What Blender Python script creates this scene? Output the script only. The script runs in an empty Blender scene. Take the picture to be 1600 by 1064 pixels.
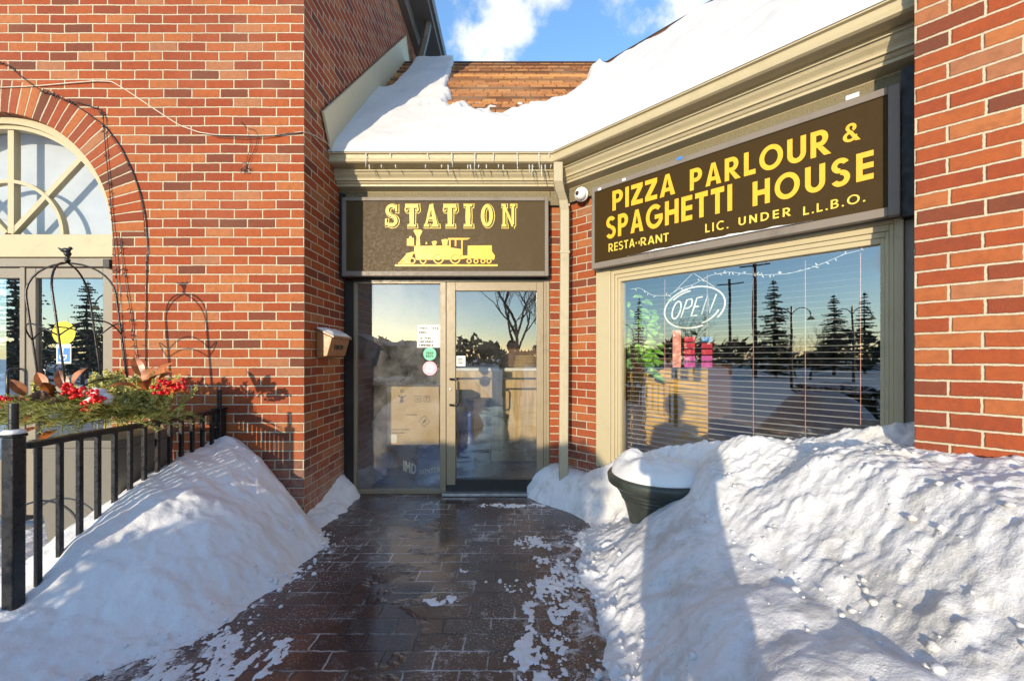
import bpy, bmesh, math, random
from mathutils import Vector, Matrix, noise

R = math.radians
random.seed(7)
sc = bpy.context.scene
col = sc.collection

# ------------------------------------------------------------------ camera, sky, sun, exposure
HC = 1.33                                   # eye height of the camera above the paving
cd = bpy.data.cameras.new('camera')
cam = bpy.data.objects.new('camera', cd); col.objects.link(cam)
cam.location = (0, 0, HC); cam.rotation_euler = (R(90), 0, 0)
cd.sensor_width = 36; cd.lens = 36 * 650 / 1600
cd.shift_x = -4 / 1600; cd.shift_y = 27 / 1600
cd.clip_start = 0.02; cd.clip_end = 2000
sc.camera = cam

SUN_AZ, SUN_EL = 20.0, 8.5                  # sun stands behind the camera, to the left
w = bpy.data.worlds.new('World'); sc.world = w; w.use_nodes = True
nt = w.node_tree; nt.nodes.clear()
def WN(t, **k):
    n = nt.nodes.new(t)
    for a, b in k.items(): setattr(n, a, b)
    return n
out = WN('ShaderNodeOutputWorld'); bg = WN('ShaderNodeBackground')
sky = WN('ShaderNodeTexSky', sky_type='NISHITA')
sky.sun_disc = False; sky.sun_elevation = R(SUN_EL); sky.sun_rotation = R(180 + SUN_AZ)
sky.air_density = 1.0; sky.dust_density = 0.15; sky.ozone_density = 3.0
bg.inputs['Strength'].default_value = 0.15
tc = WN('ShaderNodeTexCoord')
def wmath(op, a, b=None, c=None):
    n = WN('ShaderNodeMath', operation=op)
    for i, v in enumerate((a, b, c)):
        if v is None: continue
        if isinstance(v, (int, float)): n.inputs[i].default_value = v
        else: nt.links.new(v, n.inputs[i])
    return n.outputs[0]
nz = WN('ShaderNodeTexNoise'); nz.inputs['Scale'].default_value = 11.0; nz.inputs['Detail'].default_value = 6; nz.inputs['Roughness'].default_value = .6
nt.links.new(tc.outputs['Generated'], nz.inputs['Vector'])
def cloud_blob(d, rad):
    d = Vector(d).normalized()
    v = WN('ShaderNodeVectorMath', operation='DISTANCE'); nt.links.new(tc.outputs['Generated'], v.inputs[0]); v.inputs[1].default_value = d
    return wmath('MULTIPLY', wmath('SUBTRACT', 1.0, wmath('DIVIDE', v.outputs['Value'], rad)), 1.0)
blobs = [((-.09, 1, .76), .10), ((-.02, 1, .80), .085), ((.06, 1, .92), .07), ((.45, 1, .90), .13), ((.28, 1, .95), .07), ((-.05, 1, .71), .08),
         ((-.9, -.7, .45), .25), ((.5, -.8, .25), .5), ((-.9, -.1, .5), .3)]
m = None
for d, r_ in blobs:
    v = cloud_blob(d, r_); m = v if m is None else wmath('MAXIMUM', m, v)
m = wmath('ADD', m, wmath('MULTIPLY', wmath('SUBTRACT', nz.outputs['Fac'], .5), 2.4))
mr = WN('ShaderNodeMapRange', interpolation_type='SMOOTHSTEP'); nt.links.new(m, mr.inputs['Value'])
mr.inputs['From Min'].default_value = .15; mr.inputs['From Max'].default_value = .85
mr.inputs['To Max'].default_value = .85
mixc = WN('ShaderNodeMixRGB'); nt.links.new(mr.outputs[0], mixc.inputs['Fac'])
nt.links.new(sky.outputs[0], mixc.inputs['Color1']); mixc.inputs['Color2'].default_value = (2.7, 2.7, 2.85, 1)
nt.links.new(mixc.outputs[0], bg.inputs['Color']); nt.links.new(bg.outputs[0], out.inputs['Surface'])

sd = bpy.data.lights.new('sun', 'SUN'); sun = bpy.data.objects.new('sun', sd); col.objects.link(sun)
sd.energy = 1.8; sd.angle = R(0.5); sd.color = (1.0, .84, .61)
az, el = R(SUN_AZ), R(SUN_EL)
SDIR = Vector((math.sin(az) * math.cos(el), math.cos(az) * math.cos(el), -math.sin(el)))
sun.rotation_euler = SDIR.to_track_quat('-Z', 'Y').to_euler()
vs = sc.view_settings
vs.view_transform = 'Standard'; vs.look = 'None'; vs.gamma = 1; vs.exposure = 1.64
sc.cycles.max_bounces = 8; sc.cycles.transparent_max_bounces = 16

# ------------------------------------------------------------------ helpers
def P(x, y, Y):                              # photo pixel (1600 wide) at depth Y
    return Vector(((x - 804) / 650 * Y, Y, HC + (559 - y) / 650 * Y))
Q = math.sqrt(.5)
CX, CY = .475, 4.06                          # inner corner between the door wall and the angled wall
def A(s, o, z):                              # angled wall: distance along, offset outwards, height
    return Vector((CX + s * Q - o * Q, CY - s * Q - o * Q, z))
def F(x, o, z):                              # door wall
    return Vector((x, CY - o, z))
def W(x, o, z):                              # tall front wall
    return Vector((x, 3.31 - o, z))
def Apx(x, y, o):                            # photo pixel on a plane parallel to the angled wall
    K = CX + CY - o / Q; r = (x - 804) / 650; Y = K / (1 + r); X = r * Y
    return Q * (X - CX - Y + CY), HC + (559 - y) / 650 * Y

def ss(a, b, x):
    t = max(0., min(1., (x - a) / (b - a))); return t * t * (3 - 2 * t)
def lerp(pts, x):
    if x <= pts[0][0]: return pts[0][1]
    for (a, b), (c, d) in zip(pts, pts[1:]):
        if x <= c: return b + (d - b) * (x - a) / (c - a)
    return pts[-1][1]
def fn(x, y, z=0., oct=4):
    return noise.fractal(Vector((x, y, z)), 1.0, 2.0, oct)

class MB:
    def __init__(s): s.v = []; s.f = []; s.uv = []; s.hasuv = False
    def face(s, pts, uv=None):
        n = len(s.v); s.v += [tuple(p) for p in pts]; s.f.append(tuple(range(n, n + len(pts))))
        s.uv.append(uv); s.hasuv |= uv is not None
    def box(s, fr, u0, u1, o0, o1, z0, z1):
        n = len(s.v)
        for z in (z0, z1):
            for o in (o0, o1):
                for u in (u0, u1): s.v.append(tuple(fr(u, o, z)))
        for q in ((0, 1, 3, 2), (4, 6, 7, 5), (0, 4, 5, 1), (2, 3, 7, 6), (0, 2, 6, 4), (1, 5, 7, 3)):
            s.f.append(tuple(n + i for i in q)); s.uv.append(None)
    def prism(s, poly, fr, o0, o1):          # polygon in (u, z), extruded along the offset
        n = len(s.v); k = len(poly)
        for o in (o0, o1): s.v += [tuple(fr(u, o, z)) for u, z in poly]
        s.f.append(tuple(range(n, n + k))); s.f.append(tuple(range(n + 2 * k - 1, n + k - 1, -1)))
        for i in range(k):
            j = (i + 1) % k; s.f.append((n + i, n + k + i, n + k + j, n + j))
        s.uv += [None] * (k + 2)
    def ring(s, fr, cu, cz, ru, rz, w, a0, a1, o0, o1, n=28):   # flat curved bar
        pts = []
        for i in range(n + 1):
            a = R(a0 + (a1 - a0) * i / n); pts.append((cu + (ru) * math.cos(a), cz + (rz) * math.sin(a)))
        inn = []
        for i in range(n + 1):
            a = R(a0 + (a1 - a0) * i / n); inn.append((cu + (ru - w) * math.cos(a), cz + (rz - w) * math.sin(a)))
        for i in range(n):
            s.prism([pts[i], pts[i + 1], inn[i + 1], inn[i]], fr, o0, o1)
    def tube(s, pts, r, n=8, cap=True):
        pts = [Vector(p) for p in pts]; b = len(s.v); rr = r if isinstance(r, (list, tuple)) else [r] * len(pts)
        up = Vector((0, 0, 1)); last = None
        for i, p in enumerate(pts):
            d = (pts[min(i + 1, len(pts) - 1)] - pts[max(i - 1, 0)])
            if d.length < 1e-9: d = Vector((0, 0, 1))
            d.normalize()
            if last is None:
                x = d.cross(up if abs(d.z) < .95 else Vector((1, 0, 0))).normalized()
            else:
                x = (last - d * last.dot(d)); x = x.normalized() if x.length > 1e-6 else d.orthogonal().normalized()
            last = x; y = d.cross(x)
            for k in range(n):
                a = 2 * math.pi * k / n; s.v.append(tuple(p + (x * math.cos(a) + y * math.sin(a)) * rr[i]))
        for i in range(len(pts) - 1):
            for k in range(n):
                k2 = (k + 1) % n; s.f.append((b + i * n + k, b + i * n + k2, b + (i + 1) * n + k2, b + (i + 1) * n + k)); s.uv.append(None)
        if cap:
            s.f.append(tuple(b + k for k in range(n - 1, -1, -1))); s.f.append(tuple(b + (len(pts) - 1) * n + k for k in range(n))); s.uv += [None, None]
    def lathe(s, prof, c, n=24, xs=1., ys=1., M=None, cap=True):
        b = len(s.v); c = Vector(c)
        for r, z in prof:
            for k in range(n):
                a = 2 * math.pi * k / n; v = Vector((r * math.cos(a) * xs, r * math.sin(a) * ys, z))
                if M: v = M @ v
                s.v.append(tuple(c + v))
        for i in range(len(prof) - 1):
            for k in range(n):
                k2 = (k + 1) % n; s.f.append((b + i * n + k, b + i * n + k2, b + (i + 1) * n + k2, b + (i + 1) * n + k)); s.uv.append(None)
        if cap:
            s.f.append(tuple(b + k for k in range(n - 1, -1, -1))); s.f.append(tuple(b + (len(prof) - 1) * n + k for k in range(n))); s.uv += [None, None]
    def ball(s, c, r, n=8, sc_=(1, 1, 1)):
        prof = [(max(1e-4, math.sin(math.pi * i / n)) * r, -math.cos(math.pi * i / n) * r * sc_[2]) for i in range(n + 1)]
        s.lathe(prof, c, n=max(6, n + 2), xs=sc_[0], ys=sc_[1], cap=False)
    def build(s, name, mat, parent=None, smooth=False, bevel=0, label=None):
        me = bpy.data.meshes.new(name); me.from_pydata(s.v, [], s.f)
        if s.hasuv:
            uvl = me.uv_layers.new(name='UVMap'); li = 0
            for f, u in zip(s.f, s.uv):
                for i in range(len(f)): uvl.data[li].uv = u[i] if u else (0, 0); li += 1
        me.materials.append(mat)
        if smooth:
            for p in me.polygons: p.use_smooth = True
        me.update()
        o = bpy.data.objects.new(name, me); col.objects.link(o)
        if parent: o.parent = parent; o.matrix_parent_inverse = PINV(parent)
        if bevel:
            b = o.modifiers.new('bevel', 'BEVEL'); b.width = bevel; b.segments = 2; b.limit_method = 'ANGLE'; b.angle_limit = R(40)
        if label: o['label'] = label
        return o
def world_matrix(o):
    m_ = Matrix.LocRotScale(o.location, o.rotation_euler, o.scale)
    return (world_matrix(o.parent) @ o.matrix_parent_inverse @ m_) if o.parent else m_
def PINV(p): return world_matrix(p).inverted()
def thing(name, label, cat, loc=(0, 0, 0), group=None):
    o = bpy.data.objects.new(name, None); col.objects.link(o); o.location = loc; o.empty_display_size = .1
    o['label'] = label; o['category'] = cat
    if group: o['group'] = group
    return o
def tag(o, label=None, cat=None, group=None, kind=None):
    if label: o['label'] = label
    if cat: o['category'] = cat
    if group: o['group'] = group
    if kind: o['kind'] = kind
    return o
def grid(name, mat, nu, nv, fpos, keep=None, parent=None, smooth=True, uvf=None):
    vs_ = []; ok = []
    for j in range(nv + 1):
        for i in range(nu + 1):
            p = fpos(i / nu, j / nv); vs_.append(tuple(p)); ok.append(keep(p) if keep else True)
    fs = []
    for j in range(nv):
        for i in range(nu):
            q = (j * (nu + 1) + i, j * (nu + 1) + i + 1, (j + 1) * (nu + 1) + i + 1, (j + 1) * (nu + 1) + i)
            if keep and not any(ok[k] for k in q): continue
            fs.append(q)
    used = sorted({k for q in fs for k in q}); mp = {k: i for i, k in enumerate(used)}
    b = MB(); b.v = [vs_[k] for k in used]; b.f = [tuple(mp[k] for k in q) for q in fs]; b.uv = [None] * len(b.f)
    return b.build(name, mat, parent, smooth)

# ------------------------------------------------------------------ materials
class NM:
    def __init__(s, name):
        s.m = bpy.data.materials.new(name); s.m.use_nodes = True; s.t = s.m.node_tree; s.t.nodes.clear()
        s.out = s.t.nodes.new('ShaderNodeOutputMaterial'); s.b = s.t.nodes.new('ShaderNodeBsdfPrincipled')
        s.t.links.new(s.b.outputs[0], s.out.inputs['Surface'])
    def n(s, t, **k):
        n = s.t.nodes.new(t)
        for a, b in k.items(): setattr(n, a, b)
        return n
    def put(s, sock, v):
        if v is None: return
        if hasattr(v, 'links') or hasattr(v, 'is_linked'): s.t.links.new(v, sock)
        elif isinstance(v, (tuple, list)) and len(v) == 3 and sock.type == 'RGBA': sock.default_value = (*v, 1)
        else: sock.default_value = v
    def math(s, op, a, b=None, c=None):
        n = s.n('ShaderNodeMath', operation=op)
        for i, v in enumerate((a, b, c)): s.put(n.inputs[i], v)
        return n.outputs[0]
    def noise(s, scale, detail=4, rough=.55, vec=None, dist=0):
        n = s.n('ShaderNodeTexNoise'); n.inputs['Scale'].default_value = scale; n.inputs['Detail'].default_value = detail
        n.inputs['Roughness'].default_value = rough; n.inputs['Distortion'].default_value = dist
        s.t.links.new(vec if vec is not None else s.obj(), n.inputs['Vector']); return n.outputs['Fac']
    def obj(s):
        if not hasattr(s, '_tc'): s._tc = s.n('ShaderNodeTexCoord')
        return s._tc.outputs['Object']
    def geo(s):
        if not hasattr(s, '_g'): s._g = s.n('ShaderNodeNewGeometry')
        return s._g.outputs['Position']
    def mr(s, v, a, b, c=0., d=1., smooth=True):
        n = s.n('ShaderNodeMapRange', interpolation_type='SMOOTHSTEP' if smooth else 'LINEAR')
        s.put(n.inputs['Value'], v); n.inputs['From Min'].default_value = a; n.inputs['From Max'].default_value = b
        n.inputs['To Min'].default_value = c; n.inputs['To Max'].default_value = d; return n.outputs[0]
    def mix(s, f, a, b, mode='MIX'):
        n = s.n('ShaderNodeMixRGB', blend_type=mode); s.put(n.inputs[0], f); s.put(n.inputs[1], a); s.put(n.inputs[2], b); return n.outputs[0]
    def ramp(s, f, stops, interp='LINEAR'):
        n = s.n('ShaderNodeValToRGB'); n.color_ramp.interpolation = interp; e = n.color_ramp.elements
        while len(e) < len(stops): e.new(.5)
        for x, (p, c) in zip(e, stops): x.position = p; x.color = (*c, 1)
        s.put(n.inputs[0], f); return n.outputs[0]
    def bump(s, h, dist, strength=1.0, normal=None):
        n = s.n('ShaderNodeBump'); n.inputs['Distance'].default_value = dist; n.inputs['Strength'].default_value = strength
        s.put(n.inputs['Height'], h)
        if normal is not None: s.t.links.new(normal, n.inputs['Normal'])
        return n.outputs[0]
    def set(s, **k):
        for a, v in k.items(): s.put(s.b.inputs[a.replace('_', ' ')], v)
        return s.m

def simple(name, c, rough=.5, metal=0., var=.15, scale=14., bump=.0, bscale=60., spec=.5):
    k = NM(name); f = k.noise(scale, 5, .6)
    cc = k.mix(k.mr(f, .3, .7), tuple(x * (1 - var) for x in c), tuple(min(1, x * (1 + var)) for x in c))
    nn = k.bump(k.noise(bscale, 4), bump) if bump else None
    rr = k.mr(k.noise(scale * 2.3, 3), .3, .7, max(0, rough - .08), min(1, rough + .08))
    k.set(Base_Color=cc, Roughness=rr, Metallic=metal, Specular_IOR_Level=spec)
    if nn is not None: k.set(Normal=nn)
    return k.m

def brick_mat(name, L=.2245, H=.0738, stag=.5, joint=.0052, tones=None, mortar=(.50, .43, .31), off=0.):
    k = NM(name); uvn = k.n('ShaderNodeUVMap'); uvn.uv_map = 'UVMap'
    sp = k.n('ShaderNodeSeparateXYZ'); k.t.links.new(uvn.outputs[0], sp.inputs[0])
    wob = k.math('MULTIPLY', k.math('SUBTRACT', k.noise(45, 3, .6, vec=uvn.outputs[0]), .5), .0075)
    wob2 = k.math('MULTIPLY', k.math('SUBTRACT', k.noise(38, 3, .6, vec=k.geo()), .5), .0075)
    slow = k.math('MULTIPLY', k.math('SUBTRACT', k.noise(2.2, 2, .5, vec=uvn.outputs[0]), .5), .012)
    U = k.math('ADD', sp.outputs[0], wob); V = k.math('ADD', k.math('ADD', sp.outputs[1], wob2), slow)
    y = k.math('DIVIDE', V, H); row = k.math('FLOOR', y)
    sh = k.math('MULTIPLY', k.math('FLOORED_MODULO', row, 2.0), stag)
    jit = k.n('ShaderNodeTexWhiteNoise', noise_dimensions='1D'); k.put(jit.inputs['W'], row)
    x = k.math('ADD', k.math('ADD', k.math('DIVIDE', U, L), sh), k.math('ADD', k.math('MULTIPLY', k.math('SUBTRACT', jit.outputs['Value'], .5), .07 if stag else 0.), off))
    cl = k.math('FLOOR', x); fx = k.math('FRACT', x); fy = k.math('FRACT', y)
    dx = k.math('MULTIPLY', k.math('MINIMUM', fx, k.math('SUBTRACT', 1.0, fx)), L)
    dy = k.math('MULTIPLY', k.math('MINIMUM', fy, k.math('SUBTRACT', 1.0, fy)), H)
    d = k.math('MINIMUM', dx, dy)
    mask = k.mr(d, joint - .0012, joint + .0012)
    cb = k.n('ShaderNodeCombineXYZ'); k.put(cb.inputs[0], cl); k.put(cb.inputs[1], row)
    wn = k.n('ShaderNodeTexWhiteNoise', noise_dimensions='2D'); k.t.links.new(cb.outputs[0], wn.inputs['Vector'])
    tones = tones or [(0, (.125, .042, .024)), (.08, (.18, .046, .022)), (.18, (.245, .048, .018)), (.5, (.30, .062, .019)), (.75, (.335, .085, .025)), (.93, (.38, .13, .044)), (1, (.31, .135, .07))]
    c = k.ramp(wn.outputs['Value'], tones)
    f1 = k.noise(26, 6, .65, vec=k.geo()); f2 = k.noise(170, 4, .7, vec=k.geo()); f3 = k.noise(.9, 3, .6, vec=k.geo())
    c = k.mix(k.mr(f1, .35, .75, 0, .55), c, k.mix(.6, c, (.10, .03, .02)))
    c = k.mix(k.mr(f2, .56, .78, 0, .5), c, (.45, .25, .15))
    mc = k.mix(k.mr(f2, .3, .7), tuple(v * .8 for v in mortar), tuple(v * 1.12 for v in mortar))
    mc = k.mix(k.mr(f3, .45, .75, 0, .35), mc, (.3, .24, .18))
    cc = k.mix(mask, mc, c)
    cc = k.mix(k.mr(f3, .5, .8, 0, .14), cc, (.50, .32, .20))
    cc = k.mix(k.mr(k.noise(.55, 4, .6, vec=k.geo()), .45, .7, 0, .30), cc, k.mix(.5, cc, (.08, .04, .03)))
    gz = k.n('ShaderNodeSeparateXYZ'); k.t.links.new(k.geo(), gz.inputs[0])
    salt = k.math('MULTIPLY', k.mr(gz.outputs[2], .75, .1), k.mr(k.math('ADD', k.math('MULTIPLY', f1, .5), k.math('MULTIPLY', f3, .5)), .42, .62))
    cc = k.mix(k.math('MULTIPLY', salt, .38), cc, (.52, .45, .40))
    h = k.math('ADD', k.mr(d, joint - .003, joint + .004), k.math('MULTIPLY', k.math('ADD', k.math('MULTIPLY', f1, .3), k.math('MULTIPLY', f2, .25)), mask))
    k.set(Base_Color=cc, Roughness=.86, Specular_IOR_Level=.25, Normal=k.bump(h, .006, .9))
    return k.m

def snow_mat(name, dirt=.0, scale=1.):
    k = NM(name)
    f = k.noise(9 * scale, 6, .6); g = k.noise(60, 4, .65); h = k.noise(260, 3, .7); l = k.noise(2.4, 5, .6)
    al = .88 if name == 'roof_snow' else 1.
    c = k.mix(k.mr(l, .35, .7), (.68, .68, .685), (.75, .745, .735))
    if al < 1: c = k.mix(1.0, c, (al, al, al), 'MULTIPLY')
    if dirt:
        dm = k.math('MULTIPLY', k.mr(k.math('ADD', k.math('MULTIPLY', k.noise(2.6, 5, .6, dist=.5), .6), k.math('MULTIPLY', k.noise(13, 7, .75, dist=.6), .4)), .47, .63), dirt)
        c = k.mix(dm, c, (.42, .395, .35))
        sp = k.mr(k.noise(75, 2, .5), .70, .76)
        c = k.mix(k.math('MULTIPLY', sp, dirt * .9), c, (.16, .13, .10))
    hh = k.math('ADD', k.math('MULTIPLY', f, 1.0), k.math('ADD', k.math('MULTIPLY', g, .35), k.math('MULTIPLY', h, .08)))
    k.set(Base_Color=c, Roughness=.62, Specular_IOR_Level=.3, Normal=k.bump(hh, .024 if dirt else .018, .55),
          Subsurface_Weight=.12, Subsurface_Scale=.02)
    k.b.inputs['Subsurface Radius'].default_value = (1.0, 1.0, 1.0)
    return k.m

def glass_mat(name, tint=(.9, .93, .93), refl=1.5, dust=.05, dustc=(.7, .7, .68), lo=.45, hi=.75, dscale=22):
    k = NM(name); t = k.t; t.nodes.remove(k.b)
    tr = k.n('ShaderNodeBsdfTransparent'); tr.inputs['Color'].default_value = (*tint, 1)
    gl = k.n('ShaderNodeBsdfGlossy'); gl.inputs['Roughness'].default_value = 0.0; gl.inputs['Color'].default_value = (.98, .98, .98, 1)
    fr = k.n('ShaderNodeFresnel'); fr.inputs['IOR'].default_value = 1.5
    fac = k.math('MINIMUM', k.math('MULTIPLY', fr.outputs[0], refl), 1.0)
    wv = k.bump(k.noise(1.3, 2), .004, .35); t.links.new(wv, gl.inputs['Normal'])
    m1 = k.n('ShaderNodeMixShader'); k.put(m1.inputs[0], fac); t.links.new(tr.outputs[0], m1.inputs[1]); t.links.new(gl.outputs[0], m1.inputs[2])
    df = k.n('ShaderNodeBsdfDiffuse'); df.inputs['Color'].default_value = (*dustc, 1)
    dm = k.math('ADD', k.math('MULTIPLY', k.mr(k.noise(dscale, 7, .7), lo, hi), dust), k.math('MULTIPLY', k.mr(k.noise(140, 3, .7), .62, .72), dust * .8))
    m2 = k.n('ShaderNodeMixShader'); k.put(m2.inputs[0], dm); t.links.new(m1.outputs[0], m2.inputs[1]); t.links.new(df.outputs[0], m2.inputs[2])
    t.links.new(m2.outputs[0], k.out.inputs['Surface']); return k.m

def wood_mat(name, c, axis=2, scale=6., rough=.5):
    k = NM(name); mp = k.n('ShaderNodeMapping'); k.t.links.new(k.obj(), mp.inputs[0])
    s_ = [scale * 4] * 3; s_[axis] = scale * .35; mp.inputs['Scale'].default_value = s_
    f = k.noise(1.6, 7, .65, vec=mp.outputs[0], dist=.6)
    cc = k.mix(k.mr(f, .3, .72), tuple(v * .62 for v in c), tuple(v * 1.12 for v in c))
    k.set(Base_Color=cc, Roughness=rough, Normal=k.bump(f, .002, .5)); return k.m

def paint_mat(name, c, rough=.5, grime=.35, gc=None, bump=.0015):
    k = NM(name); g = k.noise(5, 7, .7, dist=.5); f = k.noise(40, 5, .7)
    gc = gc or tuple(v * .45 for v in c)
    cc = k.mix(k.mr(g, .5, .78, 0, grime), c, gc); cc = k.mix(k.mr(f, .6, .75, 0, grime * .5), cc, gc)
    k.set(Base_Color=cc, Roughness=k.mr(f, .3, .7, rough - .08, rough + .1), Normal=k.bump(f, bump, .5), Specular_IOR_Level=.18 if 'sign' in name else .4); return k.m

M = dict(
    brick=brick_mat('red_brick'), archbrick=brick_mat('arch_brick', L=.27, stag=0., H=.0745),
    snow=snow_mat('clean_snow'), dirtysnow=snow_mat('plowed_snow', .62), roofsnow=snow_mat('roof_snow', .0, .6),
    cream=paint_mat('cream_paint', (.44, .375, .235), .45, .3), creamdark=paint_mat('tan_paint', (.40, .345, .23), .5, .4),
    stipple=simple('stippled_brown', (.17, .14, .075), .7, 0, .5, 220, .002, 300),
    board=paint_mat('beige_board', (.55, .48, .31), .55, .2),
    taupe=paint_mat('taupe_metal', (.23, .20, .155), .42, .3), bronze=paint_mat('bronze_metal', (.27, .215, .135), .38, .4),
    soffit=paint_mat('grey_eave', (.16, .14, .115), .5, .3),
    blackmetal=simple('black_metal', (.012, .012, .013), .32, 0, .3, 20, .0006, 120), darkframe=paint_mat('dark_frame', (.022, .02, .018), .4, .2, (.10, .095, .09)),
    signframe=paint_mat('sign_frame', (.20, .172, .145), .45, .55, (.10, .08, .065)), signbrown=paint_mat('brown_sign', (.040, .0215, .0022), .6, .15, (.03, .018, .004), .0001),
    stationbrown=paint_mat('faded_brown_sign', (.062, .039, .013), .5, .45, (.09, .064, .032), .0002),
    yellow=simple('yellow_vinyl', (.72, .40, .012), .42, 0, .06, 30), paleyellow=simple('pale_yellow_vinyl', (.66, .50, .06), .45, 0, .12, 60),
    black=simple('flat_black', (.01, .009, .009), .5, 0, .2),
    glassdoor=glass_mat('door_glass', (.86, .87, .84), 4.4, .09, (.62, .6, .56), .3, .9, 6), glasswin=glass_mat('window_glass', (.95, .96, .96), 5.2, .015),
    glassside=glass_mat('dusty_sidelight_glass', (.84, .85, .83), 4.6, .24, (.70, .69, .66), .2, .95, 5),
    glassfan=glass_mat('fanlight_glass', (.95, .96, .96), 1.3, .05), glassleft=glass_mat('patio_door_glass', (.75, .78, .78), 5.5, .03),
    white=simple('white_plastic', (.78, .78, .76), .4, 0, .05), curtain=simple('white_blind', (.43, .47, .53), .8, 0, .05, 4),
    steel=simple('galvanised_steel', (.45, .43, .40), .35, .7, .2), copper=paint_mat('copper_metal', (.30, .13, .045), .3, .4, (.10, .045, .02)),
    woodwall=wood_mat('brown_wood', (.16, .075, .03), 1), cabinet=wood_mat('tan_laminate', (.62, .43, .20), 2, 3., .4), yellowwall=wood_mat('yellow_wood', (.90, .56, .11), 0, 3., .45),
    cardboard=paint_mat('cardboard', (.50, .37, .20), .8, .2), ink=simple('dark_ink', (.06, .045, .03), .7),
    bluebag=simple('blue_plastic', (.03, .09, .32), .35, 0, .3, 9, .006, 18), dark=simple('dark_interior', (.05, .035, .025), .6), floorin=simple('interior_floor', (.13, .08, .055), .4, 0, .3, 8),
    paper=simple('white_paper', (.78, .77, .72), .7, 0, .04), green=simple('green_sticker', (.10, .50, .30), .5, 0, .05), pink=simple('pink_sticker', (.72, .33, .40), .5, 0, .05),
    yellowst=simple('yellow_sticker', (.72, .62, .02), .5, 0, .05), bluest=simple('blue_sticker', (.05, .20, .55), .5, 0, .05),
    redposter=simple('red_print', (.52, .03, .06), .6, 0, .2, 30), magposter=simple('magenta_print', (.55, .10, .35), .6, 0, .2, 30), peach=simple('peach_print', (.75, .35, .28), .6, 0, .3, 30),
    leafgreen=simple('green_leaf', (.22, .52, .06), .4, 0, .35, 9), stem=simple('brown_stem', (.07, .045, .025), .8),
    fir=simple('fir_needles', (.36, .37, .10), .6, 0, .45, 12), box=simple('yellow_green_leaves', (.50, .47, .14), .6, 0, .35, 14),
    magnolia=simple('brown_leaf', (.27, .085, .022), .42, 0, .75, 9), berry=simple('red_berry', (.62, .008, .012), .28, 0, .2), cone=simple('frosted_cone', (.20, .14, .09), .7, 0, .6, 60),
    planter=paint_mat('grey_planter', (.15, .14, .12), .5, .3), pot=simple('dark_green_pot', (.035, .042, .034), .45, 0, .3, 9, .001, 40),
    cable=simple('beige_cable', (.55, .48, .38), .6), ice=NM('ice').set(Base_Color=(.85, .88, .9), Roughness=.12, Transmission_Weight=.6, IOR=1.31),
    hedge=simple('hedge_leaves', (.06, .065, .03), .7, 0, .5, 7), bark=simple('dark_bark', (.06, .045, .035), .9, 0, .3, 9), spruce=simple('spruce_needles', (.035, .06, .035), .7, 0, .4, 5),
    skin=simple('skin', (.50, .28, .19), .55), coat=simple('dark_coat', (.025, .028, .035), .8), jeans=simple('blue_jeans', (.04, .06, .12), .8), hair=simple('dark_hair', (.03, .02, .015), .6),
    sign_grey=simple('grey_pole', (.12, .115, .11), .5, .4), neon=simple('unlit_neon_tube', (.85, .84, .78), .25), clear=glass_mat('clear_acrylic', (.93, .94, .94), 1.0, .04),
    lampglass=simple('amber_shade', (.65, .38, .12), .5), plank=wood_mat('grey_planks', (.36, .34, .31), 0, 4., .8),
)
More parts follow.
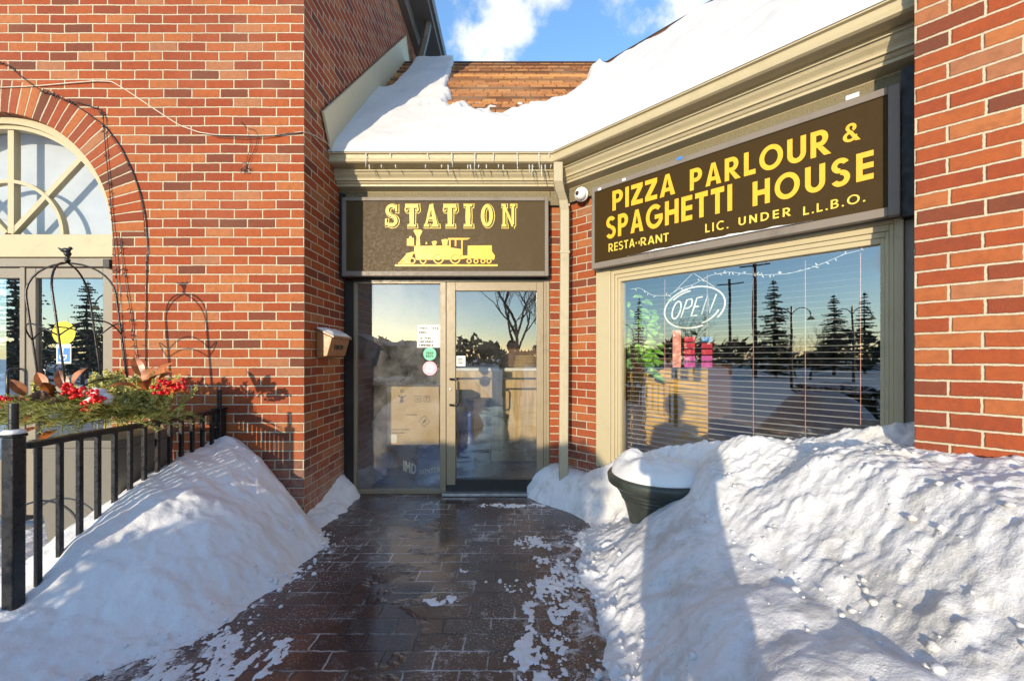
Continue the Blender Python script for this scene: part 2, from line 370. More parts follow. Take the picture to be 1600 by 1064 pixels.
# shingles: overlapping courses with their own tones
def shingle_mat():
    return brick_mat('brown_shingles', L=.17, H=.13, stag=.37, joint=.0055,
        tones=[(0, (.26, .10, .035)), (.3, (.40, .17, .06)), (.6, (.50, .23, .08)), (.85, (.56, .28, .10)), (1, (.32, .14, .06))], mortar=(.10, .045, .02))
M['shingle'] = shingle_mat()
def paver_mat():
    k = NM('wet_pavers'); g = k.n('ShaderNodeMapping'); k.t.links.new(k.geo(), g.inputs[0])
    sp = k.n('ShaderNodeSeparateXYZ'); k.t.links.new(k.geo(), sp.inputs[0])
    wob = k.math('MULTIPLY', k.math('SUBTRACT', k.noise(18, 3, .6, vec=k.geo()), .5), .02)
    L, H = .235, .118
    y = k.math('DIVIDE', k.math('ADD', sp.outputs[1], wob), H); row = k.math('FLOOR', y)
    x = k.math('ADD', k.math('DIVIDE', k.math('ADD', sp.outputs[0], wob), L), k.math('MULTIPLY', k.math('FLOORED_MODULO', row, 2.), .5))
    fx, fy = k.math('FRACT', x), k.math('FRACT', y)
    d = k.math('MINIMUM', k.math('MULTIPLY', k.math('MINIMUM', fx, k.math('SUBTRACT', 1., fx)), L), k.math('MULTIPLY', k.math('MINIMUM', fy, k.math('SUBTRACT', 1., fy)), H))
    mask = k.mr(d, .002, .006)
    cb = k.n('ShaderNodeCombineXYZ'); k.put(cb.inputs[0], k.math('FLOOR', x)); k.put(cb.inputs[1], row)
    wn = k.n('ShaderNodeTexWhiteNoise', noise_dimensions='2D'); k.t.links.new(cb.outputs[0], wn.inputs['Vector'])
    c = k.ramp(wn.outputs['Value'], [(0, (.058, .040, .034)), (.4, (.078, .046, .037)), (.8, (.098, .056, .043)), (1, (.075, .060, .053))])
    big = k.noise(2.2, 6, .62, vec=k.geo(), dist=.4); fine = k.noise(95, 4, .75, vec=k.geo()); med = k.noise(14, 6, .7, vec=k.geo())
    c = k.mix(k.mr(med, .4, .7, 0, .6), c, (.045, .032, .028))
    salt = k.math('MULTIPLY', k.mr(fine, .57, .64), k.mr(k.noise(3.3, 5, .6, vec=k.geo()), .36, .56))
    frost = k.math('MULTIPLY', k.mr(k.math('ADD', k.math('MULTIPLY', med, .5), k.math('MULTIPLY', big, .5)), .53, .62), k.mr(fine, .38, .58))
    zone = k.math('MAXIMUM', k.math('MULTIPLY', k.mr(sp.outputs[0], -.30, .40), k.mr(sp.outputs[1], 3.7, 3.2)), k.math('MULTIPLY', k.mr(sp.outputs[0], -.75, -1.5), k.mr(sp.outputs[1], 2.3, 1.9)))
    lace = k.mr(k.math('ADD', k.math('ADD', k.math('MULTIPLY', zone, .19), k.math('MULTIPLY', k.noise(7, 8, .72, vec=k.geo(), dist=.5), .75)), k.math('MULTIPLY', fine, .22)), .66, .76)
    lace = k.math('MULTIPLY', lace, k.mr(zone, .05, .35))
    white = k.math('MAXIMUM', k.math('MULTIPLY', lace, .85), k.math('MAXIMUM', k.math('MULTIPLY', salt, .8), k.math('MULTIPLY', frost, .62)))
    jm = k.mix(k.mr(big, .45, .6), (.03, .025, .022), (.42, .41, .40))
    c = k.mix(mask, jm, c)
    wet = k.mr(k.noise(1.5, 4, .6, vec=k.geo()), .34, .52)
    ro = k.mix(wet, (.42, .42, .42), (.10, .10, .10)); ice = k.math('MULTIPLY', k.math('MULTIPLY', k.mr(sp.outputs[0], -1.15, -.85), k.mr(sp.outputs[0], -.30, -.52)), k.mr(k.noise(3.2, 4, .55, vec=k.geo(), dist=.3), .36, .50))
    white = k.math('MULTIPLY', white, k.math('SUBTRACT', 1., k.math('MULTIPLY', ice, .75)))
    ro = k.mix(white, ro, (.8, .8, .8)); ro = k.mix(ice, ro, (.035, .035, .035))
    c = k.mix(white, c, (.62, .62, .62))
    h = k.math('ADD', mask, k.math('ADD', k.math('MULTIPLY', fine, .55), k.math('MULTIPLY', med, .8)))
    k.set(Base_Color=c, Roughness=ro, Normal=k.bump(k.math('MULTIPLY', h, k.math('SUBTRACT', 1., k.math('MULTIPLY', ice, .93))), .006, .6), Specular_IOR_Level=k.math('ADD', .55, k.math('MULTIPLY', ice, .4))); return k.m
M['paver'] = paver_mat()

# ------------------------------------------------------------------ ground
b = MB(); b.face([(-400, -400, -.02), (400, -400, -.02), (400, 400, -.02), (-400, 400, -.02)])
tag(b.build('snow_ground', M['snow']), kind='structure')
b = MB(); b.face([(-2.6, -3.2, 0), (1.6, -3.2, 0), (1.6, 4.2, 0), (-2.6, 4.2, 0)])
tag(b.build('brick_pavement', M['paver']), kind='structure')
b = MB(); b.box(lambda u, o, z: Vector((u, o, z)), -8, -2.5, 1.2, 3.3, -.01, .004)
tag(b.build('patio_path', M['plank']), kind='structure')

# ------------------------------------------------------------------ tall brick building
tb = thing('brick_building', 'tall red brick building with an arched window at the left', 'building', (-1.675, 3.31, 0))
AX, AZ, RI, RO = -4.155, 2.33, .955, 1.21
XE, TOP = -1.675, 6.8
pts = [(-9, 0), (AX - RI, 0), (AX - RI, AZ), (AX - RO, AZ)]
pts += [(AX + RO * math.cos(R(a)), AZ + RO * math.sin(R(a))) for a in range(176, 0, -4)]
pts += [(AX + RO, AZ), (AX + RI, AZ), (AX + RI, 0), (XE, 0), (XE, TOP), (-9, TOP)]
b = MB(); b.face([W(x, 0, z) for x, z in pts], [(x - XE, z) for x, z in pts])
b.build('front_wall', M['brick'], tb)
b = MB(); N = 60                                  # ring of rowlock bricks
for i in range(N):
    a0, a1 = R(180 * i / N), R(180 * (i + 1) / N)
    q = [(a0, RI), (a0, RO), (a1, RO), (a1, RI)]
    b.face([W(AX + r * math.cos(a), .004, AZ + r * math.sin(a)) for a, r in q], [((r - RI) + .006, a * 1.09) for a, r in q])
    b.face([W(AX + RO * math.cos(a), o, AZ + RO * math.sin(a)) for a, o in ((a0, -.02), (a1, -.02), (a1, .004), (a0, .004))], [(.1, a0 * 1.09), (.1, a1 * 1.09), (.12, a1 * 1.09), (.12, a0 * 1.09)])
    q = [(a0, .004), (a1, .004), (a1, -.2), (a0, -.2)]
    b.face([W(AX + RI * math.cos(a), o, AZ + RI * math.sin(a)) for a, o in q], [(.03 - o, a * 1.09) for a, o in q])
b.build('brick_arch', M['archbrick'], tb)
for x, d in ((AX - RI, 1), (AX + RI, -1)):
    b = MB(); b.face([W(x, 0, 0), W(x, -.2, 0), W(x, -.2, AZ), W(x, 0, AZ)], [(0, 0), (.2, 0), (.2, AZ), (0, AZ)])
    b.build('opening_reveal', M['brick'], tb)
b = MB()
b.face([(XE, 3.31, 0), (XE, 10, 0), (XE, 10, TOP + 1), (XE, 3.31, TOP + 1)], [(.112, 0), (6.80, 0), (6.80, TOP + 1), (.112, TOP + 1)])
b.build('side_wall', M['brick'], tb)
b = MB(); fr = lambda u, o, z: Vector((u, o, z))
b.box(fr, XE + .002, -1.30, 3.0, 10, 6.67, 6.77); b.box(fr, -1.42, -1.26, 3.0, 10, 6.77, 6.95)
b.box(fr, XE + .002, XE + .10, 3.0, 10, 6.45, 6.668)
b.box(fr, -9, XE, 3.0, 10, 6.87, 6.97)
b.build('eave', M['soffit'], tb)
b = MB(); dz = 6.2                                 # downspout on the side wall behind the low roof
b.tube([(XE + .07, 6.9, 4.0), (XE + .07, 6.9, 6.05), (XE + .10, 6.86, 6.2), (XE + .24, 6.7, 6.5), (XE + .30, 6.65, 6.72)], .062, 6)
b.build('downspout', M['soffit'], tb)
sl = [(3.56, 2.13), (6.33, 4.89), (6.47, 4.62), (6.42, 4.36), (3.74, 1.80 + 1.33)]
sl = [(3.575, HC + 2.115), (6.30, HC + 4.87), (6.50, HC + 4.62), (6.36, HC + 4.42), (3.74, HC + 1.86)]
b = MB(); b.prism([(y, z) for y, z in sl], lambda u, o, z: Vector((XE + o, u, z)), .012, .035); b.build('flashing_board', M['board'], tb, bevel=.004)

# arched fanlight and patio door inside the opening
fl = thing('arched_window', '', 'window'); fl.parent = tb; fl.matrix_parent_inverse = PINV(tb)
del fl['category']; del fl['label']
b = MB(); b.ring(W, AX, AZ, RI - .002, RI - .002, .055, 0, 180, -.06, -.15, 48)
b.ring(W, AX, AZ, RI - .059, RI - .059, .03, 0, 180, -.085, -.15, 48)
b.build('frame', M['cream'], fl)
b = MB()
b.box(W, AX - .0, AX + .05, -.10, -.15, AZ + .02, AZ + .865); 
for a in (47, 133):
    c, s_ = math.cos(R(a)), math.sin(R(a)); n_ = .02
    b.prism([(AX + .03 * c - n_ * s_, AZ + .03 * s_ + n_ * c), (AX + .03 * c + n_ * s_, AZ + .03 * s_ - n_ * c), (AX + .865 * c + n_ * s_, AZ + .865 * s_ - n_ * c), (AX + .865 * c - n_ * s_, AZ + .865 * s_ + n_ * c)], W, -.103, -.147)
b.ring(W, AX, AZ, .46, .46, .028, 0, 180, -.098, -.145, 36)
b.build('muntin', M['cream'], fl)
b = MB(); b.face([W(AX + .868 * math.cos(R(a)), -.125, AZ + .868 * math.sin(R(a))) for a in range(0, 181, 5)]); b.build('glass', M['glassfan'], fl)
b = MB(); b.box(W, AX - 1, AX + 1, -.27, -.30, AZ - .05, AZ + 1.0); b.build('backing_panel', M['curtain'], fl)
b = MB(); b.box(W, AX - RI + .004, AX + RI - .004, -.055, -.16, AZ - .185, AZ - .002); b.build('transom_panel', M['cream'], tb, bevel=.004)
pd_ = thing('patio_door', '', 'x'); pd_.parent = tb; pd_.matrix_parent_inverse = PINV(tb); del pd_['category']; del pd_['label']
ZD = AZ - .19
b = MB()
b.box(W, AX + RI - .075, AX + RI - .004, -.07, -.17, .0, ZD); b.box(W, AX - RI + .004, AX + RI - .08, -.07, -.17, ZD - .07, ZD)
b.box(W, AX + .13, AX + .17, -.072, -.17, .0, ZD - .075)
b.box(W, AX - RI + .004, AX - RI + .08, -.07, -.17, .0, ZD - .075)
b.build('frame', M['taupe'], pd_, bevel=.003)
b = MB(); x0, x1 = AX + .175, AX + RI - .08
b.box(W, x0, x0 + .075, -.08, -.13, .05, ZD - .08); b.box(W, x1 - .075, x1, -.08, -.13, .05, ZD - .08)
b.box(W, x0 + .077, x1 - .077, -.081, -.13, ZD - .16, ZD - .08); b.box(W, x0 + .077, x1 - .077, -.081, -.13, .05, .42); b.box(W, x0 + .077, x1 - .077, -.081, -.13, 1.02, 1.10)
b.box(W, AX - RI + .085, AX + .125, -.081, -.13, .05, .5); b.box(W, AX - RI + .085, AX + .125, -.081, -.13, ZD - .16, ZD - .08)
b.build('stile_and_rail', M['taupe'], pd_, bevel=.003)
b = MB(); b.face([W(x, -.105, z) for x, z in ((x0, .3), (x1, .3), (x1, ZD - .1), (x0, ZD - .1))]); b.face([W(x, -.105, z) for x, z in ((AX - RI, .3), (AX + .13, .3), (AX + .13, ZD - .1), (AX - RI, ZD - .1))])
b.build('glass', M['glassleft'], pd_)
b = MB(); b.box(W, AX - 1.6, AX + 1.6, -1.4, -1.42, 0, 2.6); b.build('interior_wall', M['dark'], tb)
b = MB(); hx = AX + .145
b.tube([W(hx, -.06, .98), W(hx, .0, .98), W(hx, .02, 1.0), W(hx, .02, 1.22), W(hx, .0, 1.24), W(hx, -.06, 1.24)], .011, 8); b.build('handle', M['blackmetal'], pd_, smooth=True)
b = MB(); c0 = Vector((AX + .485, 0, 0)); zc = HC + (559 - 520) / 650 * 3.4
def disc(bm, fr, u, o, z, r, n=28): bm.face([fr(u + r * math.cos(2 * math.pi * i / n), o, z + r * math.sin(2 * math.pi * i / n)) for i in range(n)])
xs = (100 - 804) / 650 * 3.415
b = MB(); disc(b, W, xs, -.1035, zc, .095); st = b.build('sticker', M['yellowst'], pd_, label='round yellow sticker on the patio door glass')
zc2 = HC + (559 - 552) / 650 * 3.415
b = MB(); b.face([W(xs + a, -.1035, zc2 + c) for a, c in ((-.06, -.085), (.06, -.085), (.06, .075), (-.06, .075))]); st2 = b.build('sticker', M['paper'], pd_, label='blue wheelchair sticker on the patio door glass')
b = MB(); b.face([W(xs + a, -.1028, zc2 + c) for a, c in ((-.052, -.07), (.052, -.07), (.052, .045), (-.052, .045))]); b.build('blue_square', M['bluest'], st2)
b = MB(); b.ring(W, xs - .005, zc2 - .028, .03, .03, .008, 120, 370, -.1015, -.1022, 18); b.box(W, xs - .012, xs - .003, -.1015, -.1022, zc2 - .02, zc2 + .02); b.box(W, xs - .003, xs + .026, -.1015, -.1022, zc2 - .022, zc2 - .013)
disc(b, W, xs - .008, -.1015, zc2 + .03, .009, 12); b.build('wheelchair_symbol', M['paper'], st2)

# ------------------------------------------------------------------ lettering
S_ = .21                                          # stroke of the heavy sans
def poly(*p): return ('p', list(p))
def arc(cx, cy, rx, ry, a0, a1, w=S_): return ('a', cx, cy, rx, ry, a0, a1, w)
def G(ch, w=S_):
    h = w
    if ch == 'I': return w, [poly((0, 0), (w, 0), (w, 1), (0, 1))]
    if ch == 'L': return .52, [poly((0, 0), (w, 0), (w, 1), (0, 1)), poly((w, 0), (.52, 0), (.52, h), (w, h))]
    if ch == 'T': return .62, [poly((0, 1 - h), (.62, 1 - h), (.62, 1), (0, 1)), poly((.31 - w / 2, 0), (.31 + w / 2, 0), (.31 + w / 2, 1 - h), (.31 - w / 2, 1 - h))]
    if ch == 'E': return .56, [poly((0, 0), (w, 0), (w, 1), (0, 1))] + [poly((w, y), (.56, y), (.56, y + h * .93), (w, y + h * .93)) for y in (0, .5 - h * .46, 1 - h * .93)]
    if ch == 'H': return .74, [poly((0, 0), (w, 0), (w, 1), (0, 1)), poly((.74 - w, 0), (.74, 0), (.74, 1), (.74 - w, 1)), poly((w, .5 - h / 2), (.74 - w, .5 - h / 2), (.74 - w, .5 + h / 2), (w, .5 + h / 2))]
    if ch == 'Z': return .66, [poly((0, 0), (.66, 0), (.66, h), (0, h)), poly((0, 1 - h), (.66, 1 - h), (.66, 1), (0, 1)), poly((0, h), (w * 1.35, h), (.66, 1 - h), (.66 - w * 1.35, 1 - h))]
    if ch == 'N': return .76, [poly((0, 0), (w, 0), (w, 1), (0, 1)), poly((.76 - w, 0), (.76, 0), (.76, 1), (.76 - w, 1)), poly((w, 1), (w, .62), (.76 - w, 0), (.76 - w, .38))]
    if ch == 'A': return .80, [poly((0, 0), (w * 1.08, 0), (.40, .80), (.40, 1), (.30, 1)), poly((.80, 0), (.50, 1), (.40, 1), (.40, .80), (.80 - w * 1.08, 0)), poly((.22, .2), (.58, .2), (.53, .37), (.27, .37))]
    if ch == 'O': return 1.0, [arc(.5, .5, .5, .52, 0, 360, w)]
    if ch == 'C': return .84, [arc(.5, .5, .5, .52, 48, 312, w)]
    if ch == 'G': return .95, [arc(.5, .5, .5, .52, 45, 345, w), poly((.52, .38), (.97, .38), (.97, .56), (.52, .56))]
    if ch == 'U': return .74, [poly((0, .35), (w, .35), (w, 1), (0, 1)), poly((.74 - w, .35), (.74, .35), (.74, 1), (.74 - w, 1)), arc(.37, .35, .37, .37, 180, 360, w)]
    if ch == 'D': return .80, [poly((0, 0), (w, 0), (w, 1), (0, 1)), poly((w, 0), (.34, 0), (.34, h), (w, h)), poly((w, 1 - h), (.34, 1 - h), (.34, 1), (w, 1)), arc(.33, .5, .47, .5, -90, 90, w)]
    if ch in 'PR':
        g = [poly((0, 0), (w, 0), (w, 1), (0, 1)), poly((w, 1 - h * .9), (.34, 1 - h * .9), (.34, 1), (w, 1)), poly((w, .36), (.34, .36), (.34, .36 + h * .9), (w, .36 + h * .9)), arc(.33, .68, .32, .32, -90, 90, w)]
        if ch == 'R': g.append(poly((.24, .36), (.46, .36), (.76, 0), (.50, 0)))
        return (.66 if ch == 'P' else .74), g
    if ch == 'B': return .66, [poly((0, 0), (w, 0), (w, 1), (0, 1))] + [poly((w, y), (.36, y), (.36, y + h * .85), (w, y + h * .85)) for y in (0, .5 - h * .43, 1 - h * .85)] + [arc(.35, .75, .26, .25, -90, 90, w * .9), arc(.36, .27, .30, .27, -90, 90, w * .9)]
    if ch == 'S': return .66, [arc(.33, .74, .31, .275, 25, 270, w * .95), arc(.33, .28, .33, .30, -155, 90, w * .95)]
    if ch == '&': return .72, [arc(.33, .76, .22, .24, -60, 250, .15), arc(.29, .27, .29, .29, 60, 370, .16), poly((.16, .62), (.34, .60), (.72, 0), (.50, 0))]
    if ch == 'M': return .86, [poly((0, 0), (w, 0), (w, 1), (0, 1)), poly((.86 - w, 0), (.86, 0), (.86, 1), (.86 - w, 1)), poly((w, 1), (w, .66), (.43, .25), (.43, .55)), poly((.86 - w, 1), (.86 - w, .66), (.43, .25), (.43, .55))]
    if ch == 'W': return 1.1, [poly((0, 1), (w, 1), (.36, .0), (.22, 0)), poly((.55 - w / 2, 1), (.55, 1), (.36, 0), (.30, 0)), poly((1.1, 1), (1.1 - w, 1), (.74, 0), (.88, 0)), poly((.55, 1), (.55 + w / 2, 1), (.80, 0), (.74, 0))]
    if ch == '.': return w, [poly((0, 0), (w, 0), (w, w), (0, w))]
    if ch == "'": return w * .7, [poly((0, .25), (w * .7, .25), (w * .7, .65), (0, .65))]
    if ch == '-': return w, [poly((0, .3), (w, .3), (w, .5), (0, .5))]
    return .5, []
def text(bm, s, fr, u0, u1, z0, h, o, w=S_, gap=.14, space=.55, dz=0.):
    W_ = 0; gl = []
    for ch in s:
        if ch == ' ': W_ += space; continue
        gw, g = G(ch, w); gl.append((W_, g)); W_ += gw + gap
    W_ -= gap; k = (u1 - u0) / W_; n = 0
    for x, g in gl:
        for q, e in enumerate(g):
            oo = o + .0004 * (q % 3)
            if e[0] == 'p': bm.prism([(u0 + (x + a) * k, z0 + c * h + dz * (x + a) * k) for a, c in e[1]], fr, o - .001, oo + .001)
            else:
                _, cx, cy, rx, ry, a0, a1, ww = e; n_ = max(10, int(abs(a1 - a0) / 9)); zz = z0 + cy * h + dz * (x + cx) * k
                po = [(u0 + (x + cx + rx * math.cos(R(a0 + (a1 - a0) * i / n_))) * k, zz + ry * math.sin(R(a0 + (a1 - a0) * i / n_)) * h) for i in range(n_ + 1)]
                pi = [(u0 + (x + cx + (rx - ww) * math.cos(R(a0 + (a1 - a0) * i / n_))) * k, zz + (ry - ww * .9) * math.sin(R(a0 + (a1 - a0) * i / n_)) * h) for i in range(n_ + 1)]
                for i in range(n_): bm.prism([po[i], po[i + 1], pi[i + 1], pi[i]], fr, o - .001, oo + .0012)
def line_on_angled(bm, s, p0, p1, hpx, o, **k):     # from two baseline pixels and the first letter's pixel height
    p0 = (p0[0], p0[1] + 3); p1 = (p1[0], p1[1] + 3); hpx *= .9
    s0, z0 = Apx(*p0, o); s1, z1 = Apx(*p1, o); s2, z2 = Apx(p0[0], p0[1] - hpx, o)
    text(bm, s, A, s0, s1, z0, z2 - z0, o, dz=(z1 - z0) / (s1 - s0), **k)

# ------------------------------------------------------------------ restaurant building
rb = thing('restaurant_building', 'low brick restaurant entrance with snowy roof, glass door and angled bay window', 'building', (CX, CY, 0))
b = MB()                                            # brick beside the door, the angled brick strip, walls above openings
def wq(fr, u0, u1, z0, z1, o=0., uo=0.): b.face([fr(u0, o, z0), fr(u1, o, z0), fr(u1, o, z1), fr(u0, o, z1)], [(u0 + uo, z0), (u1 + uo, z0), (u1 + uo, z1), (u0 + uo, z1)])
wq(F, .345, CX, 0, 3.05); wq(F, XE + .002, .345, 2.10, 3.05, -.02)
wq(A, 0, .405, 0, 3.05, 0, .06); wq(A, .405, 3.2, 2.12, 3.05, -.01)
wq(A, .405, 2.45, 0, .47, -.005)
b.build('brick_wall', M['brick'], rb)
b = MB(); PO = .42
for p, u in (((2.48, PO), (4.2, PO)), ((2.48, -.1), (2.48, PO))):
    pass
b.face([A(2.48, PO, 0), A(4.4, PO, 0), A(4.4, PO, 6), A(2.48, PO, 6)], [(.112, .03), (2.032, .03), (2.032, 6.03), (.112, 6.03)])
b.face([A(2.48, -1.5, 0), A(2.48, PO, 0), A(2.48, PO, 6), A(2.48, -1.5, 6)], [(-1.8, 0), (.12, 0), (.12, 6), (-1.8, 6)])
b.build('brick_pier', M['brick'], rb)

prof = [(.335, 3.172), (.338, 3.160), (.318, 3.156), (.316, 3.148), (.312, 3.128), (.322, 3.106), (.318, 3.094), (.300, 3.086), (.205, 3.084), (.205, 3.056), (.232, 3.052), (.230, 3.048), (.222, 3.054),
        (.205, 3.030), (.182, 3.010), (.176, 3.000), (.176, 2.986), (.160, 2.984), (.148, 2.968), (.136, 2.962), (.134, 2.946), (.124, 2.944), (.046, 2.930), (.044, 2.926), (.044, 2.80)]
def sweep(name, prof, mat, close=None):
    b = MB(); n = len(prof)
    for i in range(n - 1):
        (o0, z0), (o1, z1) = prof[i], prof[i + 1]
        c0, c1 = CX - .4142 * o0, CX - .4142 * o1
        b.face([F(XE + .003, o0, z0), F(XE + .003, o1, z1), F(c1, o1, z1), F(c0, o0, z0)])
        s0, s1 = -.4142 * o0, -.4142 * o1
        s0 = (c0 - CX) / Q * .5 * 2 * .5; 
        p0, p1 = F(c0, o0, z0), F(c1, o1, z1)
        b.face([p0, p1, A(2.478, o1, z1), A(2.478, o0, z0)])
    return b.build(name, mat, rb)
sweep('gutter', prof[:10], M['cream']); sweep('cornice', prof[9:-1], M['cream']); sweep('frieze', prof[-2:], M['stipple'])
# downspout at the inner corner
b = MB(); c = P(880, 300, 3.86)
def rect_tube(bm, pts, w_, d_):
    pts = [Vector(p) for p in pts]; n = len(bm.v)
    for p in pts:
        for a, e in ((-1, -1), (1, -1), (1, 1), (-1, 1)): bm.v.append(tuple(p + Vector((a * w_ / 2, e * d_ / 2, 0))))
    for i in range(len(pts) - 1):
        for k in range(4):
            k2 = (k + 1) % 4; bm.f.append((n + i * 4 + k, n + i * 4 + k2, n + i * 4 + 4 + k2, n + i * 4 + 4 + k)); bm.uv.append(None)
    bm.f.append((n + 3, n + 2, n + 1, n)); m_ = n + 4 * (len(pts) - 1); bm.f.append((m_, m_ + 1, m_ + 2, m_ + 3)); bm.uv += [None, None]
rect_tube(b, [P(872, 255, 3.72), P(872, 285, 3.73), P(875, 300, 3.78), P(880, 315, 3.84), P(882, 330, 3.86), P(882, 400, 3.86), P(880, 780, 3.86)], .082, .06)
b.build('downspout', M['creamdark'], rb, bevel=.008)
for y in (322, 395): 
    b = MB(); p = P(882, y, 3.86); b.box(lambda u, o, z: p + Vector((u, o, z)), -.046, .046, -.034, .034, -.012, .012)
    b.build('downspout_band', M['creamdark'], rb, bevel=.003)

# roof deck in stepped courses
TAN = 1.03; OE, ZE, ORG = .33, 3.17, -2.17
def roofz_f(Y): return ZE + TAN * (OE - (CY - Y))
b = MB(); nc = 17; dO = (OE - ORG) / nc
for i in range(nc):
    o0, o1 = OE - max(i * dO, .05), OE - (i + 1) * dO; z0 = ZE + TAN * (OE - o0) + (.028 if i else -.02); z1 = ZE + TAN * (OE - o1); lift = .001
    sl0, sl1 = i * .13 + .006, (i + 1) * .13 - .002
    x0, x1 = CX - .4142 * o0, CX - .4142 * o1
    b.face([F(XE, o0, z0), F(x0, o0, z0), F(x1, o1, z1), F(XE, o1, z1)], [(0, sl0), (x0 - XE, sl0), (x1 - XE, sl1), (0, sl1)])
    b.face([F(XE, o0, z0 - .030), F(x0, o0, z0 - .030), F(x0, o0, z0), F(XE, o0, z0)], [(0, sl0)] * 4)
    p0, p1 = F(x0, o0, z0), F(x1, o1, z1); e0, e1 = A(4.2, o0, z0), A(4.2, o1, z1)
    b.face([p0, e0, e1, p1], [(0, sl0), (3.8, sl0), (4.6, sl1), (0, sl1)])
    b.face([p0 - Vector((0, 0, .030)), e0 - Vector((0, 0, .030)), e0, p0], [(0, sl0)] * 4)
b.build('roof', M['shingle'], rb)
zr = ZE + TAN * (OE - ORG)
b = MB()
for o, z in ((ORG, zr + .01),):
    c = CX - .4142 * o; pr = [(.06, -.05), (.0, .012), (-.06, -.05)]
    for (a, e), (a2, e2) in zip(pr, pr[1:]):
        b.face([F(XE, o + a, z + e), F(CX - .4142 * (o + a), o + a, z + e), F(CX - .4142 * (o + a2), o + a2, z + e2), F(XE, o + a2, z + e2)])
        b.face([F(CX - .4142 * (o + a), o + a, z + e), A(4.2, o + a, z + e), A(4.2, o + a2, z + e2), F(CX - .4142 * (o + a2), o + a2, z + e2)])
b.build('ridge_cap', M['bark'], rb)
b = MB()                                            # back slope closes the loft
b.face([F(XE, ORG, zr), F(CX - .4142 * ORG, ORG, zr), (3.0, 9, 2.6), (XE, 9, 2.6)]); b.face([F(CX - .4142 * ORG, ORG, zr), A(4.2, ORG, zr), (8, 6, 2.6), (3.0, 9, 2.6)])
b.build('back_roof', M['shingle'], rb)

# window in the angled wall
wn_ = thing('bay_window', '', 'x'); wn_.parent = rb; wn_.matrix_parent_inverse = PINV(rb); del wn_['category']; del wn_['label']
SL, SR, ZB, ZT = .633, 2.326, .50, 1.985
b = MB()
def frame(bm, fr, u0, u1, z0, z1, wl, wr, wt, wb, o0, o1):
    bm.box(fr, u0, u0 + wl, o0, o1, z0, z1); bm.box(fr, u1 - wr, u1, o0, o1, z0, z1)
    bm.box(fr, u0 + wl, u1 - wr, o0, o1, z1 - wt, z1); bm.box(fr, u0 + wl, u1 - wr, o0, o1, z0, z0 + wb)
frame(b, A, .407, 2.43, .36, 2.12, .145, .04, .03, .06, .045, -.10)
b.build('casing', M['cream'], wn_, bevel=.004)
b = MB(); frame(b, A, .553, 2.389, .421, 2.089, .03, .02, .035, .03, .03, -.10)
frame(b, A, .584, 2.368, .452, 2.053, .022, .018, .03, .02, .016, -.10)
b.build('sash', M['cream'], wn_, bevel=.003)
b = MB(); frame(b, A, .607, 2.349, .473, 2.022, .022, .02, .03, .02, .004, -.09); b.build('glazing_bead', M['cream'], wn_, bevel=.002)
b = MB(); b.face([A(s, -.03, z) for s, z in ((.62, .48), (2.34, .48), (2.34, 2.01), (.62, 2.01))]); b.build('glass', M['glasswin'], wn_)
b = MB(); b.box(A, 2.432, 2.479, -.1, .01, 0, 2.12); b.build('filler_panel', M['taupe'], rb)

# door unit
dr = thing('entrance_door', '', 'x'); dr.parent = rb; dr.matrix_parent_inverse = PINV(rb); del dr['category']; del dr['label']
YD = 4.08
def D(x, o, z): return Vector((x, YD - o, z))
def dx(p, Y=YD): return (p - 804) / 650 * Y
def dzv(y, Y=YD): return HC + (559 - y) / 650 * Y
b = MB(); b.box(D, XE + .003, dx(553), .0, -.10, 0, 2.09); b.build('black_jamb', M['darkframe'], rb, bevel=.003)
b = MB(); b.box(D, dx(553), dx(866), .012, -.10, 2.075, 2.125); b.build('dark_header', M['darkframe'], rb)
sl_ = thing('sidelight', '', 'x'); sl_.parent = rb; sl_.matrix_parent_inverse = PINV(rb); del sl_['category']; del sl_['label']
b = MB(); b.box(D, dx(553) + .001, dx(557), .01, -.05, .03, 2.07); b.box(D, dx(557), dx(688), .01, -.05, 2.055, 2.073); b.box(D, dx(557), dx(688), .01, -.05, .0, .04); b.box(D, dx(688), dx(697), .014, -.06, .0, 2.073)
b.build('frame', M['bronze'], sl_, bevel=.003)
b = MB(); b.face([D(x, -.02, z) for x, z in ((dx(556), .03), (dx(689), .03), (dx(689), 2.06), (dx(556), 2.06))]); b.build('glass', M['glassside'], sl_)
b = MB(); x0, x1 = dx(698), dx(849)
b.box(D, x0, dx(712), .022, -.03, .09, 2.068); b.box(D, dx(838.5), x1, .022, -.03, .09, 2.068); b.box(D, dx(712), dx(838.5), .0215, -.03, dzv(455), 2.068)
b.build('stile', M['bronze'], dr, bevel=.004)
b = MB(); b.box(D, dx(712) + .001, dx(838.5) - .001, .0215, -.03, .06, .145); b.box(D, x0 + .001, x1 - .001, .021, -.028, .015, .089); b.build('bottom_rail', M['darkframe'], dr, bevel=.003)
b = MB(); b.face([D(x, -.008, z) for x, z in ((dx(711), .14), (dx(839), .14), (dx(839), dzv(454)), (dx(711), dzv(454)))]); b.build('glass', M['glassdoor'], dr)
b = MB(); hx = dx(704); za, zb = dzv(592), dzv(632)
b.tube([D(hx, .02, za), D(hx + .01, .055, za), D(hx + .065, .065, za), D(hx + .085, .066, za - .03), D(hx + .085, .066, zb + .03), D(hx + .065, .065, zb), D(hx + .01, .055, zb), D(hx, .02, zb)], .0115, 10); b.build('handle', M['blackmetal'], dr, smooth=True)
b = MB(); b.lathe([(.012, 0), (.012, .008), (.006, .01)], D(hx, .022, dzv(608)), 12, M=Matrix.Rotation(R(90), 3, 'X')); b.build('lock', M['steel'], dr)
b = MB(); b.box(D, dx(712), dx(838), -.035, -.07, dzv(593.5), dzv(590.5)); b.build('push_bar', M['darkframe'], dr)
